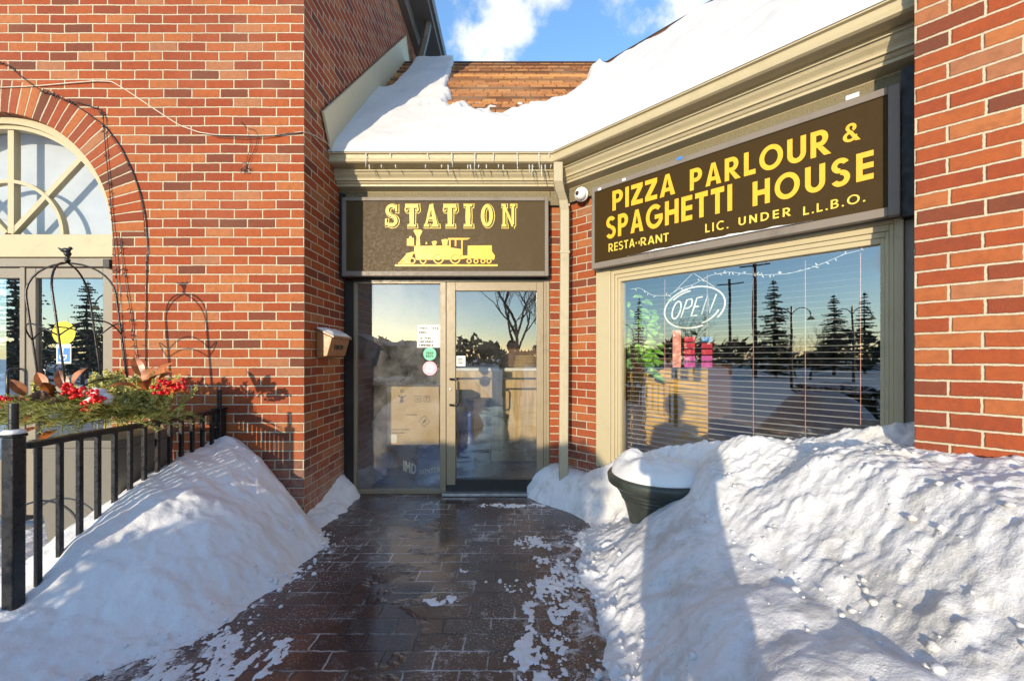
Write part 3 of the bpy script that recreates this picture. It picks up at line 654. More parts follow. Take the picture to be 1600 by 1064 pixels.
b = MB(); b.box(D, x0 - .03, x1 + .01, .10, -.02, .004, .028); b.build('threshold', M['steel'], rb, bevel=.003)
b = MB(); b.box(D, dx(849.5), dx(853), .02, -.10, 0, 2.073); b.box(D, dx(853.2), dx(858), .026, -.10, 0, 2.073); b.box(D, dx(858.2), .344, .014, -.08, 0, 2.073); b.box(D, dx(697.3), dx(849.4), .0, -.10, 2.0685, 2.0735); b.build('door_jamb', M['bronze'], rb, bevel=.003)
# stickers and notices on the sidelight
b = MB(); b.face([D(dx(x), -.016, dzv(y)) for x, y in ((651, 543), (689, 543), (689, 508), (652, 508))]); nt_ = b.build('paper_notice', M['paper'], sl_)
b = MB()
for i, (y, segs) in enumerate(((512.5, ((655, 668), (674, 682))), (519, ((654, 665),)), (528, ((655, 660), (663, 673))), (533.5, ((655, 661), (664, 670), (672, 675))), (539, ((654, 676),)))):
    for x, x2 in segs:
        px_ = x
        while px_ < x2:
            b.box(D, dx(px_), dx(px_ + 1.2 + random.random()), -.0145, -.0155, dzv(y + 1.4 + random.random()), dzv(y - 1.2)); px_ += 2.6
b.build('handwritten_text', M['ink'], nt_)
b = MB(); disc(b, D, dx(671), -.016, dzv(553), .064); s1_ = b.build('sticker', M['green'], sl_, label='round green delivery sticker')
b = MB(); text(b, 'UBER', D, dx(665), dx(677), dzv(553), .02, -.0150, w=.2); text(b, 'EATS', D, dx(665), dx(677), dzv(558.5), .026, -.0150, w=.22); b.build('lettering', M['ink'], s1_)
b = MB(); disc(b, D, dx(671), -.016, dzv(575.5), .070); s2_ = b.build('sticker', M['pink'], sl_, label='round pink and white sticker')
b = MB(); disc(b, D, dx(671), -.0155, dzv(575.5), .042); b.build('white_centre', M['paper'], s2_)
b = MB(); b.prism([(dx(671), dzv(579)), (dx(674), dzv(575.5)), (dx(672.6), dzv(573.8)), (dx(671), dzv(575)), (dx(669.4), dzv(573.8)), (dx(668), dzv(575.5))], D, -.0145, -.0152); b.build('heart', M['pink'], s2_)
b = MB(); b.face([D(dx(x), -.004, dzv(y)) for x, y in ((713, 572), (727, 572), (727, 556), (713, 556))]); b.build('paper_notice', M['paper'], dr)
b = MB()
for y in (561, 563.5, 567): b.box(D, dx(715), dx(723), -.0035, -.0039, dzv(y + .7), dzv(y - .7))
b.build('print', M['ink'], dr)

# interior shell
b = MB()
b.face([(XE + .02, YD + .02, .005), (.5, YD + .02, .005), (2.6, 2.2, .005), (7, 4, .005), (7, 8, .005), (XE + .02, 8, .005)]); b.build('interior_floor', M['floorin'], rb)
b = MB(); b.box(fr, XE + .02, 7, 7.6, 7.7, 0, 2.7); b.box(fr, .46, .52, 4.15, 7.6, 0, 2.7); b.build('interior_wall', M['woodwall'], rb)
b = MB(); b.box(fr, XE + .005, XE + .04, YD + .12, 7.6, 0, 2.7); b.build('wood_panelling', M['woodwall'], rb)
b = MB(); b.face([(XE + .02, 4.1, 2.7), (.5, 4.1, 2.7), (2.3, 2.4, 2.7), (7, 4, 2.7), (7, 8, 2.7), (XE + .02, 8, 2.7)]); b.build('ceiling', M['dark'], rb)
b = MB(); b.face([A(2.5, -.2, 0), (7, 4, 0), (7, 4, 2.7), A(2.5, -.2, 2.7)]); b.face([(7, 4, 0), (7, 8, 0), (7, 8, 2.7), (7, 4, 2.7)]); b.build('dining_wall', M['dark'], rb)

# ------------------------------------------------------------------ signs
sg = thing('shop_sign', 'brown box sign over the glass door with a yellow locomotive', 'sign', F(-.66, .12, 2.1))
Z0, Z1, X0, X1, YO = 2.105, 2.851, dx(534, 3.94), dx(857, 3.94), .12
b = MB(); b.box(F, X0 + .004, X1 - .004, YO - .02, -.015, Z0 + .004, Z1 - .004); b.build('cabinet', M['darkframe'], sg)
b = MB(); b.box(F, XE + .004, X0 + .003, .09, -.01, Z0 - .01, 2.9); b.build('side_filler', M['black'], sg)
b = MB(); frame(b, F, X0, X1, Z0, Z1, .038, .034, .034, .046, YO, YO - .06); b.build('frame', M['signframe'], sg, bevel=.004)
b = MB(); b.face([F(x, YO - .015, z) for x, z in ((X0 + .036, Z0 + .04), (X1 - .03, Z0 + .04), (X1 - .03, Z1 - .03), (X0 + .036, Z1 - .03))]); b.build('face', M['stationbrown'], sg)
YF = CY - YO + .015                                # depth of the sign face
def zx(x): return ((530 + x / 4.706) - 804) / 650 * YF
def zz(y): return HC + (559 - (300 + y / 4.706)) / 650 * YF
def slab(ch):                                       # western slab letters, unit cap height
    e = .13; w = .62
    if ch == 'T': return w, [poly((.22, .1), (.40, .1), (.42, .5), (.40, .84), (.22, .84), (.20, .5)), poly((.10, 0), (.52, 0), (.50, .1), (.12, .1)), poly((0, .84), (w, .84), (w, 1), (0, 1)), arc(.06, .78, .09, .12, 90, 330, .06), arc(.56, .78, .09, .12, -150, 90, .06)]
    if ch == 'I': return .40, [poly((.11, .1), (.29, .1), (.31, .5), (.29, .9), (.11, .9), (.09, .5)), poly((0, 0), (.40, 0), (.38, .1), (.02, .1)), poly((.02, .9), (.38, .9), (.40, 1), (0, 1))]
    if ch == 'A': return .72, [poly((.06, .1), (.16, .1), (.36, .78), (.36, 1), (.28, 1)), poly((.46, .1), (.66, .1), (.44, 1), (.36, 1), (.36, .78)), poly((.20, .32), (.48, .32), (.46, .42), (.23, .42)), poly((0, 0), (.27, 0), (.25, .1), (.02, .1)), poly((.40, 0), (.72, 0), (.70, .1), (.42, .1))]
    if ch == 'O': return .58, [arc(.29, .5, .29, .5, 0, 360, .16)]
    if ch == 'N': return .66, [poly((.06, .1), (.17, .1), (.17, .9), (.06, .9)), poly((.49, .1), (.60, .1), (.60, .9), (.49, .9)), poly((.17, .95), (.17, .72), (.49, .0), (.55, .0), (.55, .1), (.49, .25)), poly((0, 0), (.24, 0), (.22, .1), (.02, .1)), poly((0, .9), (.2, .9), (.2, 1), (0, 1)), poly((.42, .9), (.66, .9), (.66, 1), (.42, 1))]
    if ch == 'S': return .60, [arc(.30, .73, .28, .27, 25, 270, .15), arc(.30, .27, .30, .27, -150, 90, .15), poly((.50, .68), (.58, .66), (.58, .98), (.50, .92)), poly((.0, .04), (.08, .08), (.08, .34), (.0, .34))]
CTR = [(385, 'S'), (535, 'T'), (678, 'A'), (815, 'T'), (948, 'I'), (1087, 'O'), (1245, 'N')]
def station(bm, grow, sx, sy, o):
    for cxp, ch in CTR:
        gw, g = slab(ch); hpx = 165; k = 150 if ch not in 'I' else 160
        for q, e in enumerate(g):
            oo = o + .00025 * q
            if e[0] == 'p':
                cx_ = sum(a for a, _ in e[1]) / len(e[1]); cy_ = sum(c for _, c in e[1]) / len(e[1])
                pp = []
                for a, c in e[1]:
                    da, dc = a - cx_, c - cy_; pp.append((zx(cxp + sx + (a - gw / 2) * k + (grow if da > 0 else -grow)), zz(258 + sy - c * hpx - (grow if dc > 0 else -grow))))
                bm.prism(pp, F, YO - .0149 + o - .0003, YO - .0149 + oo)
            else:
                _, cx, cy, rx, ry, a0, a1, ww = e; n_ = 18
                gr = grow / k; gy = grow / hpx; po = []; pi = []
                for i in range(n_ + 1):
                    t = R(a0 + (a1 - a0) * i / n_); po.append((zx(cxp + sx + (cx - gw / 2 + (rx + gr) * math.cos(t)) * k), zz(258 + sy - (cy + (ry + gy) * math.sin(t)) * hpx)))
                    pi.append((zx(cxp + sx + (cx - gw / 2 + (rx - ww - gr) * math.cos(t)) * k), zz(258 + sy - (cy + (ry - ww * .9 - gy) * math.sin(t)) * hpx)))
                for i in range(n_): bm.prism([po[i], po[i + 1], pi[i + 1], pi[i]], F, YO - .0149 + o - .0003, YO - .0149 + oo)
b = MB(); station(b, 9, 6, 3, .001); lt = b.build('lettering', M['paleyellow'], sg, label='STATION in yellow western letters')
b = MB(); station(b, 5, 4, 2, .004); b.build('letter_outline', M['stationbrown'], lt)
b = MB(); station(b, 0, 0, 0, .007); b.build('fill_lettering', M['paleyellow'], lt)
b = MB(); lo = [0]
def lp(*pts):
    lo[0] += 1; b.prism([(zx(x), zz(y)) for x, y in pts], F, YO - .0155, YO - .0135 + .00022 * lo[0])
def lr(x, y, r, w_):
    lo[0] += 1; b.ring(F, zx(x), zz(y), r / 4.706 / 650 * YF, r / 4.706 / 650 * YF, w_ / 4.706 / 650 * YF, 0, 360, YO - .0155, YO - .0135 + .00022 * lo[0], 24)
lp((410, 533), (1165, 533), (1165, 547), (410, 547))
lp((552, 398), (808, 395), (808, 455), (560, 470), (552, 440)); lp((562, 460), (820, 456), (880, 470), (935, 468), (935, 490), (880, 498), (562, 500))
lp((565, 400), (596, 400), (592, 330), (570, 330)); lp((545, 285), (560, 278), (600, 278), (612, 290), (592, 332), (570, 332))
lp((498, 345), (548, 338), (552, 398), (498, 396)); lp((515, 328), (532, 326), (534, 342), (515, 342))
lp((680, 365), (708, 360), (720, 368), (708, 398), (690, 398)); lp((752, 352), (785, 346), (800, 352), (794, 398), (762, 398)); lp((634, 385), (642, 365), (650, 385))
lp((800, 340), (965, 340), (940, 353), (800, 353)); lp((808, 353), (820, 353), (820, 460), (808, 460)); lp((898, 353), (908, 353), (908, 468), (898, 468)); lp((820, 410), (898, 422), (898, 466), (820, 466)); lp((850, 353), (862, 353), (862, 400), (850, 400))
lp((945, 396), (1122, 394), (1124, 440), (1146, 470), (1140, 500), (930, 488), (918, 470), (945, 468)); lp((905, 468), (930, 470), (930, 490), (905, 490))
for i in range(6): lp((436 + i * 14, 526), (446 + i * 14, 526), (500 + i * 9, 462), (492 + i * 9, 462))
lp((490, 455), (545, 440), (560, 455), (500, 470)); lp((435, 520), (525, 520), (525, 530), (435, 530))
for x, r in ((538, 24), (618, 24)): lr(x, 507, r, 9)
for x in (731, 854): lr(x, 491, 40, 10); lr(x, 491, 14, 12); lp((x - 32, 487), (x + 32, 487), (x + 32, 495), (x - 32, 495))
for x in (956, 1006, 1058, 1102): lr(x, 510, 19, 9)
b.build('locomotive', M['yellow'], sg)

pg = thing('shop_sign', 'long brown sign with yellow lettering over the bay window', 'sign', A(1.4, .15, 2.1))
O2 = .15; S0, S1 = .432, 2.42; Z0, Z1 = 2.105, 2.815
b = MB(); b.box(A, S0 + .004, S1 - .004, O2 - .03, -.005, Z0 + .004, Z1 - .004); b.build('cabinet', M['darkframe'], pg)
b = MB(); frame(b, A, S0, S1, Z0, Z1, .028, .05, .042, .05, O2, O2 - .05); b.build('frame', M['signframe'], pg, bevel=.004)
b = MB(); b.face([A(s, O2 - .012, z) for s, z in ((S0 + .026, Z0 + .04), (S1 - .04, Z0 + .04), (S1 - .04, Z1 - .04), (S0 + .026, Z1 - .04))]); b.build('face', M['signbrown'], pg)
of = O2 - .0105
b = MB()
line_on_angled(b, 'PIZZA', (957, 327), (1055, 300), 34, of); line_on_angled(b, 'PARLOUR', (1078, 296), (1298, 237), 37, of, gap=.17); line_on_angled(b, '&', (1317, 221), (1345, 215), 31, of)
line_on_angled(b, 'SPAGHETTI', (947, 371), (1144, 326), 37, of, gap=.15); line_on_angled(b, 'HOUSE', (1176, 320), (1365, 276), 42, of, gap=.2)
b.build('lettering', M['yellow'], pg, label='PIZZA PARLOUR & SPAGHETTI HOUSE in heavy yellow capitals')
b = MB()
line_on_angled(b, 'RESTA-', (951, 391), (995, 382), 14, of, w=.16); line_on_angled(b, "'RANT", (998, 382), (1045, 374), 14, of, w=.16)
b.build('small_lettering', M['paleyellow'], pg); b = MB()
line_on_angled(b, 'LIC.', (1102, 361), (1138, 354), 15, of, w=.17, gap=.3); b.build('small_lettering', M['paleyellow'], pg); b = MB(); line_on_angled(b, 'UNDER', (1154, 350), (1236, 334), 14, of, w=.18, gap=.35); b.build('small_lettering', M['paleyellow'], pg); b = MB(); line_on_angled(b, 'L.L.B.O.', (1255, 334), (1352, 312), 15, of, w=.17, gap=.25)
b.build('small_lettering', M['paleyellow'], pg)
b = MB(); b.box(A, 2.422, 2.478, .10, -.005, 2.10, 2.91); b.build('side_filler', M['black'], pg)
# snow lying on the sign's lower ledge
def ledge(u, v):
    s = S0 + .35 + u * 1.25; h = .022 * ss(0, .2, u) * ss(1, .8, u) * (.6 + .7 * fn(s * 6, 3.)) * (1 - abs(2 * v - 1) ** 3) if 0 < v < 1 else 0
    return A(s, O2 - .012 + .03 * v, Z0 + .052 + max(0, h))
sn = grid('ledge_snow', M['snow'], 60, 6, ledge); tag(sn, 'thin strip of snow on the lower ledge of the long sign', 'snow')
for i, (px_, py_, w_, h_, mt) in enumerate(((975, 276, .03, .02, 'paper'), (937, 291, .03, .02, 'paper'), (1062, 243, .045, .022, 'bluest'), (1332, 146, .06, .025, 'paper'))):
    s_, z_ = Apx(px_, py_ + 5, O2); b = MB(); b.box(A, s_ - w_ / 2, s_ + w_ / 2, O2 + .001, O2 + .003, z_ - h_ / 2, z_ + h_ / 2); b.build('tape_scrap', M[mt], pg)

# ------------------------------------------------------------------ roof snow
def thick(p, of_, front):
    X, Y = p[0], p[1]; n1 = fn(X * 1.6, Y * 1.6, 1.); n2 = fn(X * 7, Y * 7, 5.)
    t = .080 + .040 * n1 + .009 * n2 + .014 * fn(X * .9, (Y - X * .2) * 5.5, 13.)
    if front:
        Yb = lerp([(-.90, 6.2), (-.84, 5.4), (-.72, 4.95), (-.3, 4.84), (.1, 4.86), (.5, 5.12), (.95, 5.62), (1.15, 6.7)], X) + .16 * fn(X * 3, Y * 3, 9.) + .22 * fn(X * 6, math.floor(Y / .128) * 3.7, 4.) * ss(1.0, .45, X)
        t -= .30 * ss(-.42, .30, Y - Yb + .14) * (1.0 if X > -.9 else 0) * (.75 + .35 * fn(X * 3, Y * 9, 2.)) 
        t -= .25 * ss(5.72, 6.08, Y + .12 * fn(X * 5, 3.)) * ss(-.95, -.6, X)
        t -= .3 * ss(-1.45, -1.62, X) * ss(5.0, 5.4, Y)
        t -= .12 * ss(.13, .0, math.hypot(X + .98 + .1 * n1, Y - 4.62)) * (0.6 + fn(X * 9, Y * 9))
    else:
        t -= .25 * ss(-1.72, -1.95, of_ + .12 * fn(X * 2, Y * 2, 6.))
    return t * (.55 + .45 * ss(OE + .06, OE - .25, of_))
NF, NA, NO = 130, 150, 100
def roof_pt(u, v):
    o = OE + .012 - (OE + .012 - ORG - .01) * v
    c = CX - .4142 * o
    if u <= .45: x = XE + .006 + (c - XE - .006) * (u / .45); y = CY - o
    else:
        p = F(c, o, 0); e = A(4.2, o, 0); q = p.lerp(e, ((u - .45) / .55)); x, y = q.x, q.y
    of_, oa = CY - y, (CX + CY - x - y) * Q
    zf, za = TAN * (OE - of_), TAN * (OE - oa); k = .10
    h = max(0., k - abs(zf - za)) / k
    h *= ss(0, .10, v)
    z = ZE + max(zf, za) + h * h * k * .45 * 1.2
    t = thick((x, y), o, u <= .45) + h * .05
    wgt = ss(-.004, .03, v)
    if v < .16: t = max(t, .055 * ss(.16, .08, v))
    z = z + (t + .014) * wgt + .012 * (1 - wgt)
    return Vector((x, y, z)) if t > -.002 else Vector((x, y, z - .09))
def roof_keep(p):
    of_, oa = CY - p.y, (CX + CY - p.x - p.y) * Q
    return p.z > ZE + TAN * (OE - min(of_, oa)) - .035
g = grid('roof_snow', M['roofsnow'], 260, 130, roof_pt, roof_keep)
tag(g, 'thick blanket of snow lying on the low shingle roof', 'snow')

# icicles hanging from the gutter
ic = None
spots = [(r, 1) for r in (572, 577, 596, 610, 618, 665, 668, 690, 700, 706, 731, 735, 742, 748, 760, 771, 779, 786, 808, 827, 832, 842, 846, 852, 858, 861)]
for i, (px_, _) in enumerate(spots):
    L = .03 + .15 * random.random() ** 2; top = P(px_, 258, 3.745) if i % 3 else P(px_, 240, 3.725)
    b = MB(); n = 6; dxx = (random.random() - .5) * .02
    b.tube([top + Vector((dxx * t * t, 0, -L * t)) for t in (0, .3, .6, .85, 1)], [.0068, .0056, .004, .0026, .0008], 6)
    o = b.build('icicle', M['ice'], smooth=True)
    tag(o, 'thin icicle hanging from the cream gutter above the door', 'icicle', 'icicles along the gutter')

# ------------------------------------------------------------------ snow banks
def hL(X, Y):
    xe = lerp([(1.0, -2.05), (1.5, -1.95), (1.73, -1.76), (2.05, -1.47), (2.4, -1.38), (3.0, -1.34), (3.15, -1.45), (3.31, -1.70)], Y) + .05 * fn(X * 3, Y * 3, 4.)
    H = lerp([(.8, .05), (1.5, .09), (1.93, .20), (2.11, .36), (2.4, .51), (2.65, .60), (3.0, .66), (3.2, .71), (3.31, .69)], Y)
    t = (X + 2.25) / (xe + 2.25)
    if X < -2.25:
        f = ss(-2.9, -2.28, X); base = .06 + .10 * ss(3.2, 2.0, Y) * .5; h = base + (H - base) * f
    else: h = H * (1 - max(0, t) ** 1.45) if t < 1 else -.12 * (t - 1) * 3
    k = ss(-.02, .25, h)
    h += k * (.055 * fn(X * 2.2, Y * 2.2, 7.) + .018 * fn(X * 8, Y * 8, 3.)) + .006 * fn(X * 26, Y * 26, 1.) + (.02 * max(0, fn(X * 14, Y * 14, 8.)) * (1 - k))
    return h
def ml(u, v):
    X, Y = -3.6 + 2.5 * u, .5 + 2.81 * v
    h = hL(X, Y); return Vector((X, min(Y, 3.305), max(h, -.03)))
o = grid('snow_bank', M['snow'], 230, 250, ml, lambda p: p.z > -.012); tag(o, 'clean white snow bank heaped against the black railing', 'snow bank')

def hR(X, Y):
    xe = lerp([(.3, .30), (1.2, .38), (1.76, .41), (2.33, .44), (2.97, .42), (3.3, .62), (3.6, .52), (3.8, .34), (4.05, .22)], Y) + .06 * fn(X * 3, Y * 3, 4.)
    d = X - xe
    lo_ = (.40 * ss(-.05, .55, d) + .16 * ss(.45, .95, d)) if d > -.3 else 0
    xc = 1.10 + .08 * (2.27 - Y) + .05 * fn(Y * 2.5, 1.3)
    up = .47 * ss(-.02, .55, X - xc) - .05 * math.exp(-((X - xc) / .06) ** 2)
    g = lerp([(.5, .92), (1.2, 1.0), (2.1, 1.0), (2.4, .86), (2.7, .68), (3.0, .42), (3.3, .30), (3.6, .26), (3.9, .35), (4.1, .35)], Y)
    g += .36 * ss(1.0, 1.35, X) * ss(2.3, 2.7, Y) * ss(3.3, 2.9, Y)
    if Y > 3.4: lo_ *= .75 + .5 * max(0, fn(X * 4, Y * 4, 2.))
    h = (lo_ + up) * g
    sw = (CX + CY - X - Y) * Q                         # distance from the glass
    s = Q * (X - CX - Y + CY)
    wl = lerp([(.3, .28), (.65, .50), (1.0, .60), (1.35, .72), (1.7, .80), (2.0, .90), (2.4, 1.03), (2.6, 1.05)], s)
    k2 = ss(.42, .06, sw); h = h * (1 - k2) + wl * k2
    k = ss(.02, .3, h)
    h -= .11 * ss(.3, .8, h) * ss(.06, .3, sw) + .05 * ss(.4, .9, h)
    nz1 = fn(X * 1.7, Y * 1.7, 2.); rid = 1 - abs(fn(X * 4.5, Y * 4.5, 6.)); cl = max(0, fn(X * 9, Y * 9, 11.))
    face = ss(-.05, .15, X - xc)
    h += k * (.045 * nz1 + .007 * (rid - .7) * (.4 + face) + (.022 * min(1, cl * 1.6) ** .8 * cl ** .2 + .012 * fn(X * 15, Y * 21, 4., 5)) * (.10 + .90 * face)) + (.0025 + .0035 * face) * fn(X * 34, Y * 34, 1.)
    h += (1 - k) * .035 * max(0, fn(X * 13, Y * 13, 8.))
    h += .23 * math.exp(-((X - 1.16) / .27) ** 2 - ((Y - 2.53) / .27) ** 2) + .01 * math.exp(-((X - 1.5) / .2) ** 2)
    if d < 0: h -= -d * .5
    return h
def mrr(u, v):
    X, Y = .12 + 2.9 * u, .25 + 3.82 * v
    h = hR(X, Y)
    lim = CX + CY - .0 - (0.592 if X > 1.95 else 0)
    return Vector((X, Y, max(h, -.03)))
def keepR(p):
    sw = (CX + CY - p.x - p.y) * Q; s = Q * (p.x - CX - p.y + CY)
    return p.z > -.012 and sw > (PO - .03 if s > 2.50 else -.012)
o = grid('snow_bank', M['dirtysnow'], 330, 400, mrr, keepR); tag(o, 'big dirty plowed snow bank in front of the bay window', 'snow bank')
def chunk(bm, c, r):
    n = len(bm.v); prof = []
    k = 7; rows = 5; sd_ = random.random() * 50
    for i in range(rows + 1):
        a = math.pi * i / rows
        for j in range(k):
            t = 2 * math.pi * j / k; v = Vector((math.sin(a) * math.cos(t), math.sin(a) * math.sin(t), -math.cos(a)))
            v *= r * (1 + .45 * noise.noise(v * 1.7 + Vector((sd_, 0, 0)))); bm.v.append(tuple(Vector(c) + Vector((v.x, v.y, v.z * .75))))
    for i in range(rows):
        for j in range(k):
            j2 = (j + 1) % k; bm.f.append((n + i * k + j, n + i * k + j2, n + (i + 1) * k + j2, n + (i + 1) * k + j)); bm.uv.append(None)
b = MB()
for i in range(330):
    t = random.random(); 
    if i < 210: Y = 1.1 + 2.2 * random.random(); X = .40 + random.gauss(.04, .13)
    elif i < 270: Y = 1.0 + 1.35 * random.random(); X = 1.12 + .08 * (2.27 - Y) + random.gauss(0, .10)
    else: Y = 1.0 + 1.5 * random.random(); X = 1.2 + .7 * random.random()
    r = .004 + .015 * random.random() ** 3.5
    h = max(0, hR(X, Y)); sw = (CX + CY - X - Y) * Q
    if sw < .5: continue
    chunk(b, (X, Y, h + r * .3), r)
rub = b.build('snow_rubble', M['dirtysnow'], o, smooth=True); rub['kind'] = 'stuff'
b = MB(); lb = bpy.data.objects['snow_bank']
for i in range(170):
    Y = 1.5 + 1.75 * random.random(); xe = lerp([(1.0, -2.05), (1.5, -1.95), (1.73, -1.76), (2.05, -1.47), (2.4, -1.38), (3.0, -1.34), (3.15, -1.45), (3.31, -1.70)], Y)
    X = xe + random.gauss(.0, .07); r = .004 + .014 * random.random() ** 3
    if X < XE + .05 and Y > 3.1: continue
    chunk(b, (X, Y, max(0, hL(X, Y)) + r * .3), r)
rub = b.build('snow_rubble', M['snow'], lb, smooth=True); rub['kind'] = 'stuff'
# thin patches on the paving and drifts along the foot of the walls
def hP(X, Y):
    m_ = -.2
    for cx, cy, rx, ry, a in ((.13, 3.0, .16, .11, .9), (.22, 2.72, .14, .10, .8), (.02, 2.45, .20, .10, .85), (.16, 2.15, .13, .30, .9), (.10, 1.75, .16, .25, .75), (.05, 1.55, .25, .2, .6), (-.05, 3.75, .35, .06, .7), (-1.35, 1.85, .35, .22, .9), (-1.15, 1.6, .3, .12, .7), (-.35, 2.6, .07, .05, .6), (.30, 2.4, .13, .4, .8), (-.45, 1.62, .2, .06, .5), (-.4, 2.28, .12, .05, .45), (.3, 1.5, .2, .3, .8)):
        q = ((X - cx) / rx) ** 2 + ((Y - cy) / ry) ** 2; m_ = max(m_, a * (1.25 - q) if q < 4 else -1)
    n_ = fn(X * 10, Y * 5.5, 3., 5); n2 = fn(X * 40, Y * 26, 6., 3)
    return .010 * (min(m_, .8) * .75 - .42 + (n_ * 1.0 + n2 * .75) * ss(-.25, .3, m_)) if m_ > -.15 else -.01
o = grid('snow_patches', M['snow'], 420, 520, lambda u, v: Vector((-1.75 + 2.35 * u, 1.2 + 2.85 * v, max(-.004, hP(-1.75 + 2.35 * u, 1.2 + 2.85 * v)))), lambda p: p.z > .0025)
tag(o, kind='stuff', label='thin scraped snow left on the wet pavers', cat='snow')
def drift(u, v):
    Y = 3.0 + 1.08 * u; X = XE + .004 + .28 * v; wd = lerp([(3.0, .03), (3.25, .16), (3.6, .22), (4.0, .20), (4.1, .14)], Y)
    H = lerp([(3.0, .0), (3.25, .07), (3.6, .10), (3.95, .20), (4.08, .20)], Y)
    h = H * (1 - (X - XE) / wd * (1 + .5 * fn(X * 6, Y * 6))) + .012 * fn(X * 20, Y * 20); return Vector((X, Y, max(-.03, h)))
o = grid('snow_drift', M['snow'], 70, 24, drift, lambda p: p.z > -.01); tag(o, 'small snow drift along the foot of the shaded side wall', 'snow drift')

# ------------------------------------------------------------------ railing
fx = -2.30
fe = thing('metal_railing', 'black metal railing half buried in the left snow bank', 'railing', (fx, 1.91, 0))
for Y, nm in ((1.91, 1), (3.24, 0)):
    hw = .027 if nm else .034; zt = HC + (559 - 683) / 650 * Y if nm else HC + (559 - 640) / 650 * Y
    b = MB(); b.box(fr, fx - hw, fx + hw, Y - hw, Y + hw, -.02, zt); po = b.build('post', M['blackmetal'], fe, bevel=.006)
    b = MB(); b.box(fr, fx - hw * 1.2, fx + hw * 1.2, Y - hw * 1.2, Y + hw * 1.2, zt + .001, zt + .016); b.build('cap', M['blackmetal'], po, bevel=.004)
    b = MB(); b.tube([(fx, Y, zt + .017), (fx, Y, zt + .155)], .017, 14); b.build('tube', M['blackmetal'], po, smooth=False)
    if nm:
        b = MB(); b.lathe([(.040, 0), (.040, .010), (.032, .018), (.019, .020)], (fx, Y, zt + .0165), 16); s_ = b.build('post_snow', M['snow'], None, smooth=True); tag(s_, 'ring of snow on the cap of the near railing post', 'snow')
zr_ = HC - .415
b = MB(); b.box(fr, fx - .022, fx + .022, 1.959, 3.203, zr_ - .014, zr_ + .016); b.build('rail', M['blackmetal'], fe, bevel=.004)
for i in range(13):
    Y = 2.008 + .096 * i
    b = MB(); b.box(fr, fx - .011, fx + .011, Y - .011, Y + .011, .05, zr_ - .0145); b.build('baluster', M['blackmetal'], fe, bevel=.002)

# ------------------------------------------------------------------ planter with winter greens and wire trellis
PC = Vector((-2.63, 2.69, 0)); PZ = .84
pl = thing('square_planter', 'large grey tapered planter behind the black railing', 'planter', PC)
def tap(bm, z0, z1, a0, b0, a1, b1):
    n = len(bm.v)
    for z, a, c in ((z0, a0, b0), (z1, a1, b1)):
        for sx, sy in ((-1, -1), (1, -1), (1, 1), (-1, 1)): bm.v.append((PC.x + sx * a, PC.y + sy * c, z))
    for k in range(4):
        k2 = (k + 1) % 4; bm.f.append((n + k, n + k2, n + 4 + k2, n + 4 + k)); bm.uv.append(None)
    bm.f.append((n + 3, n + 2, n + 1, n)); bm.f.append((n + 4, n + 5, n + 6, n + 7)); bm.uv += [None, None]
b = MB(); tap(b, .06, PZ - .05, .19, .16, .255, .21); b.build('pot', M['planter'], pl, bevel=.012)
b = MB(); tap(b, PZ - .05, PZ, .265, .22, .27, .225); b.build('rim', M['planter'], pl, bevel=.008)
b = MB(); b.tube([(-2.74 + .22 * math.cos(t / 5), 2.42 - .012 * 0, .30 + .2 * math.sin(t / 5)) for t in range(0, 14)], .006, 6); 
cb_ = b.build('wire', M['blackmetal'], pl)

ga = thing('winter_arrangement', 'evergreen boughs, red berries and brown leaves filling the grey planter', 'plant', (PC.x, PC.y, PZ))
def bough(bm, base, d, L, droop, dens, nl, up=.5, wide=True):
    d = Vector(d).normalized(); p = Vector(base); stem = [p.copy()]; seg = 14
    for i in range(seg):
        d = (d + Vector((0, 0, -droop / seg))).normalized(); p = p + d * (L / seg); stem.append(p.copy())
    for i in range(1, seg + 1):
        t = i / seg; dd = (stem[i] - stem[i - 1]).normalized(); side = dd.cross(Vector((0, 0, 1))).normalized(); u = side.cross(dd)
        tw = []
        if wide and i % 2 == 0 and i < seg:
            for sg_ in (-1, 1): tw.append((stem[i], (dd * .8 + side * sg_ * .8 + u * .1).normalized(), L * .32 * (1.15 - t)))
        tw.append((stem[i - 1], dd, L / seg))
        for q, dq, lq in tw:
            m_ = max(3, int(dens * lq / .02))
            for k in range(m_):
                a = q + dq * lq * (k / m_); s2 = dq.cross(Vector((0, 0, 1))).normalized()
                for sg_ in (-1, 1):
                    nd = (dq * .55 + s2 * sg_ * (.6 + .5 * random.random()) + Vector((0, 0, 1)) * (random.random() * .9 - .15)).normalized()
                    l = nl * (.7 + .6 * random.random()); wv = nd.cross(Vector((random.random() - .5, random.random() - .5, 1))).normalized() * .0024
                    bm.face([a - wv, a + wv, a + nd * l + wv * .3, a + nd * l - wv * .3])
    bm.tube(stem, [.004 * (1 - .7 * i / seg) for i in range(seg + 1)], 5)
for i in range(66):
    b = MB(); t = random.random()
    x = PC.x - .16 + (random.random() - .5) * .74; ang = R(-90 + random.gauss(0, 55)) if i < 40 else R(random.random() * 360)
    y = PC.y - .12 + (random.random() - .5) * .2
    bough(b, (x, y, PZ + .08 + .14 * random.random()), (math.cos(ang), math.sin(ang), .5), .24 + .16 * random.random(), .9 + .6 * random.random(), 2.2, .031)
    b.build('fir_bough', M['fir'], ga)
for i in range(4):
    b = MB(); bough(b, (PC.x + .20, PC.y - .16 + .1 * i, PZ + .10), (1, -.1 + .15 * i, .30), .30, .9, 2.2, .031); b.build('fir_bough', M['fir'], ga)
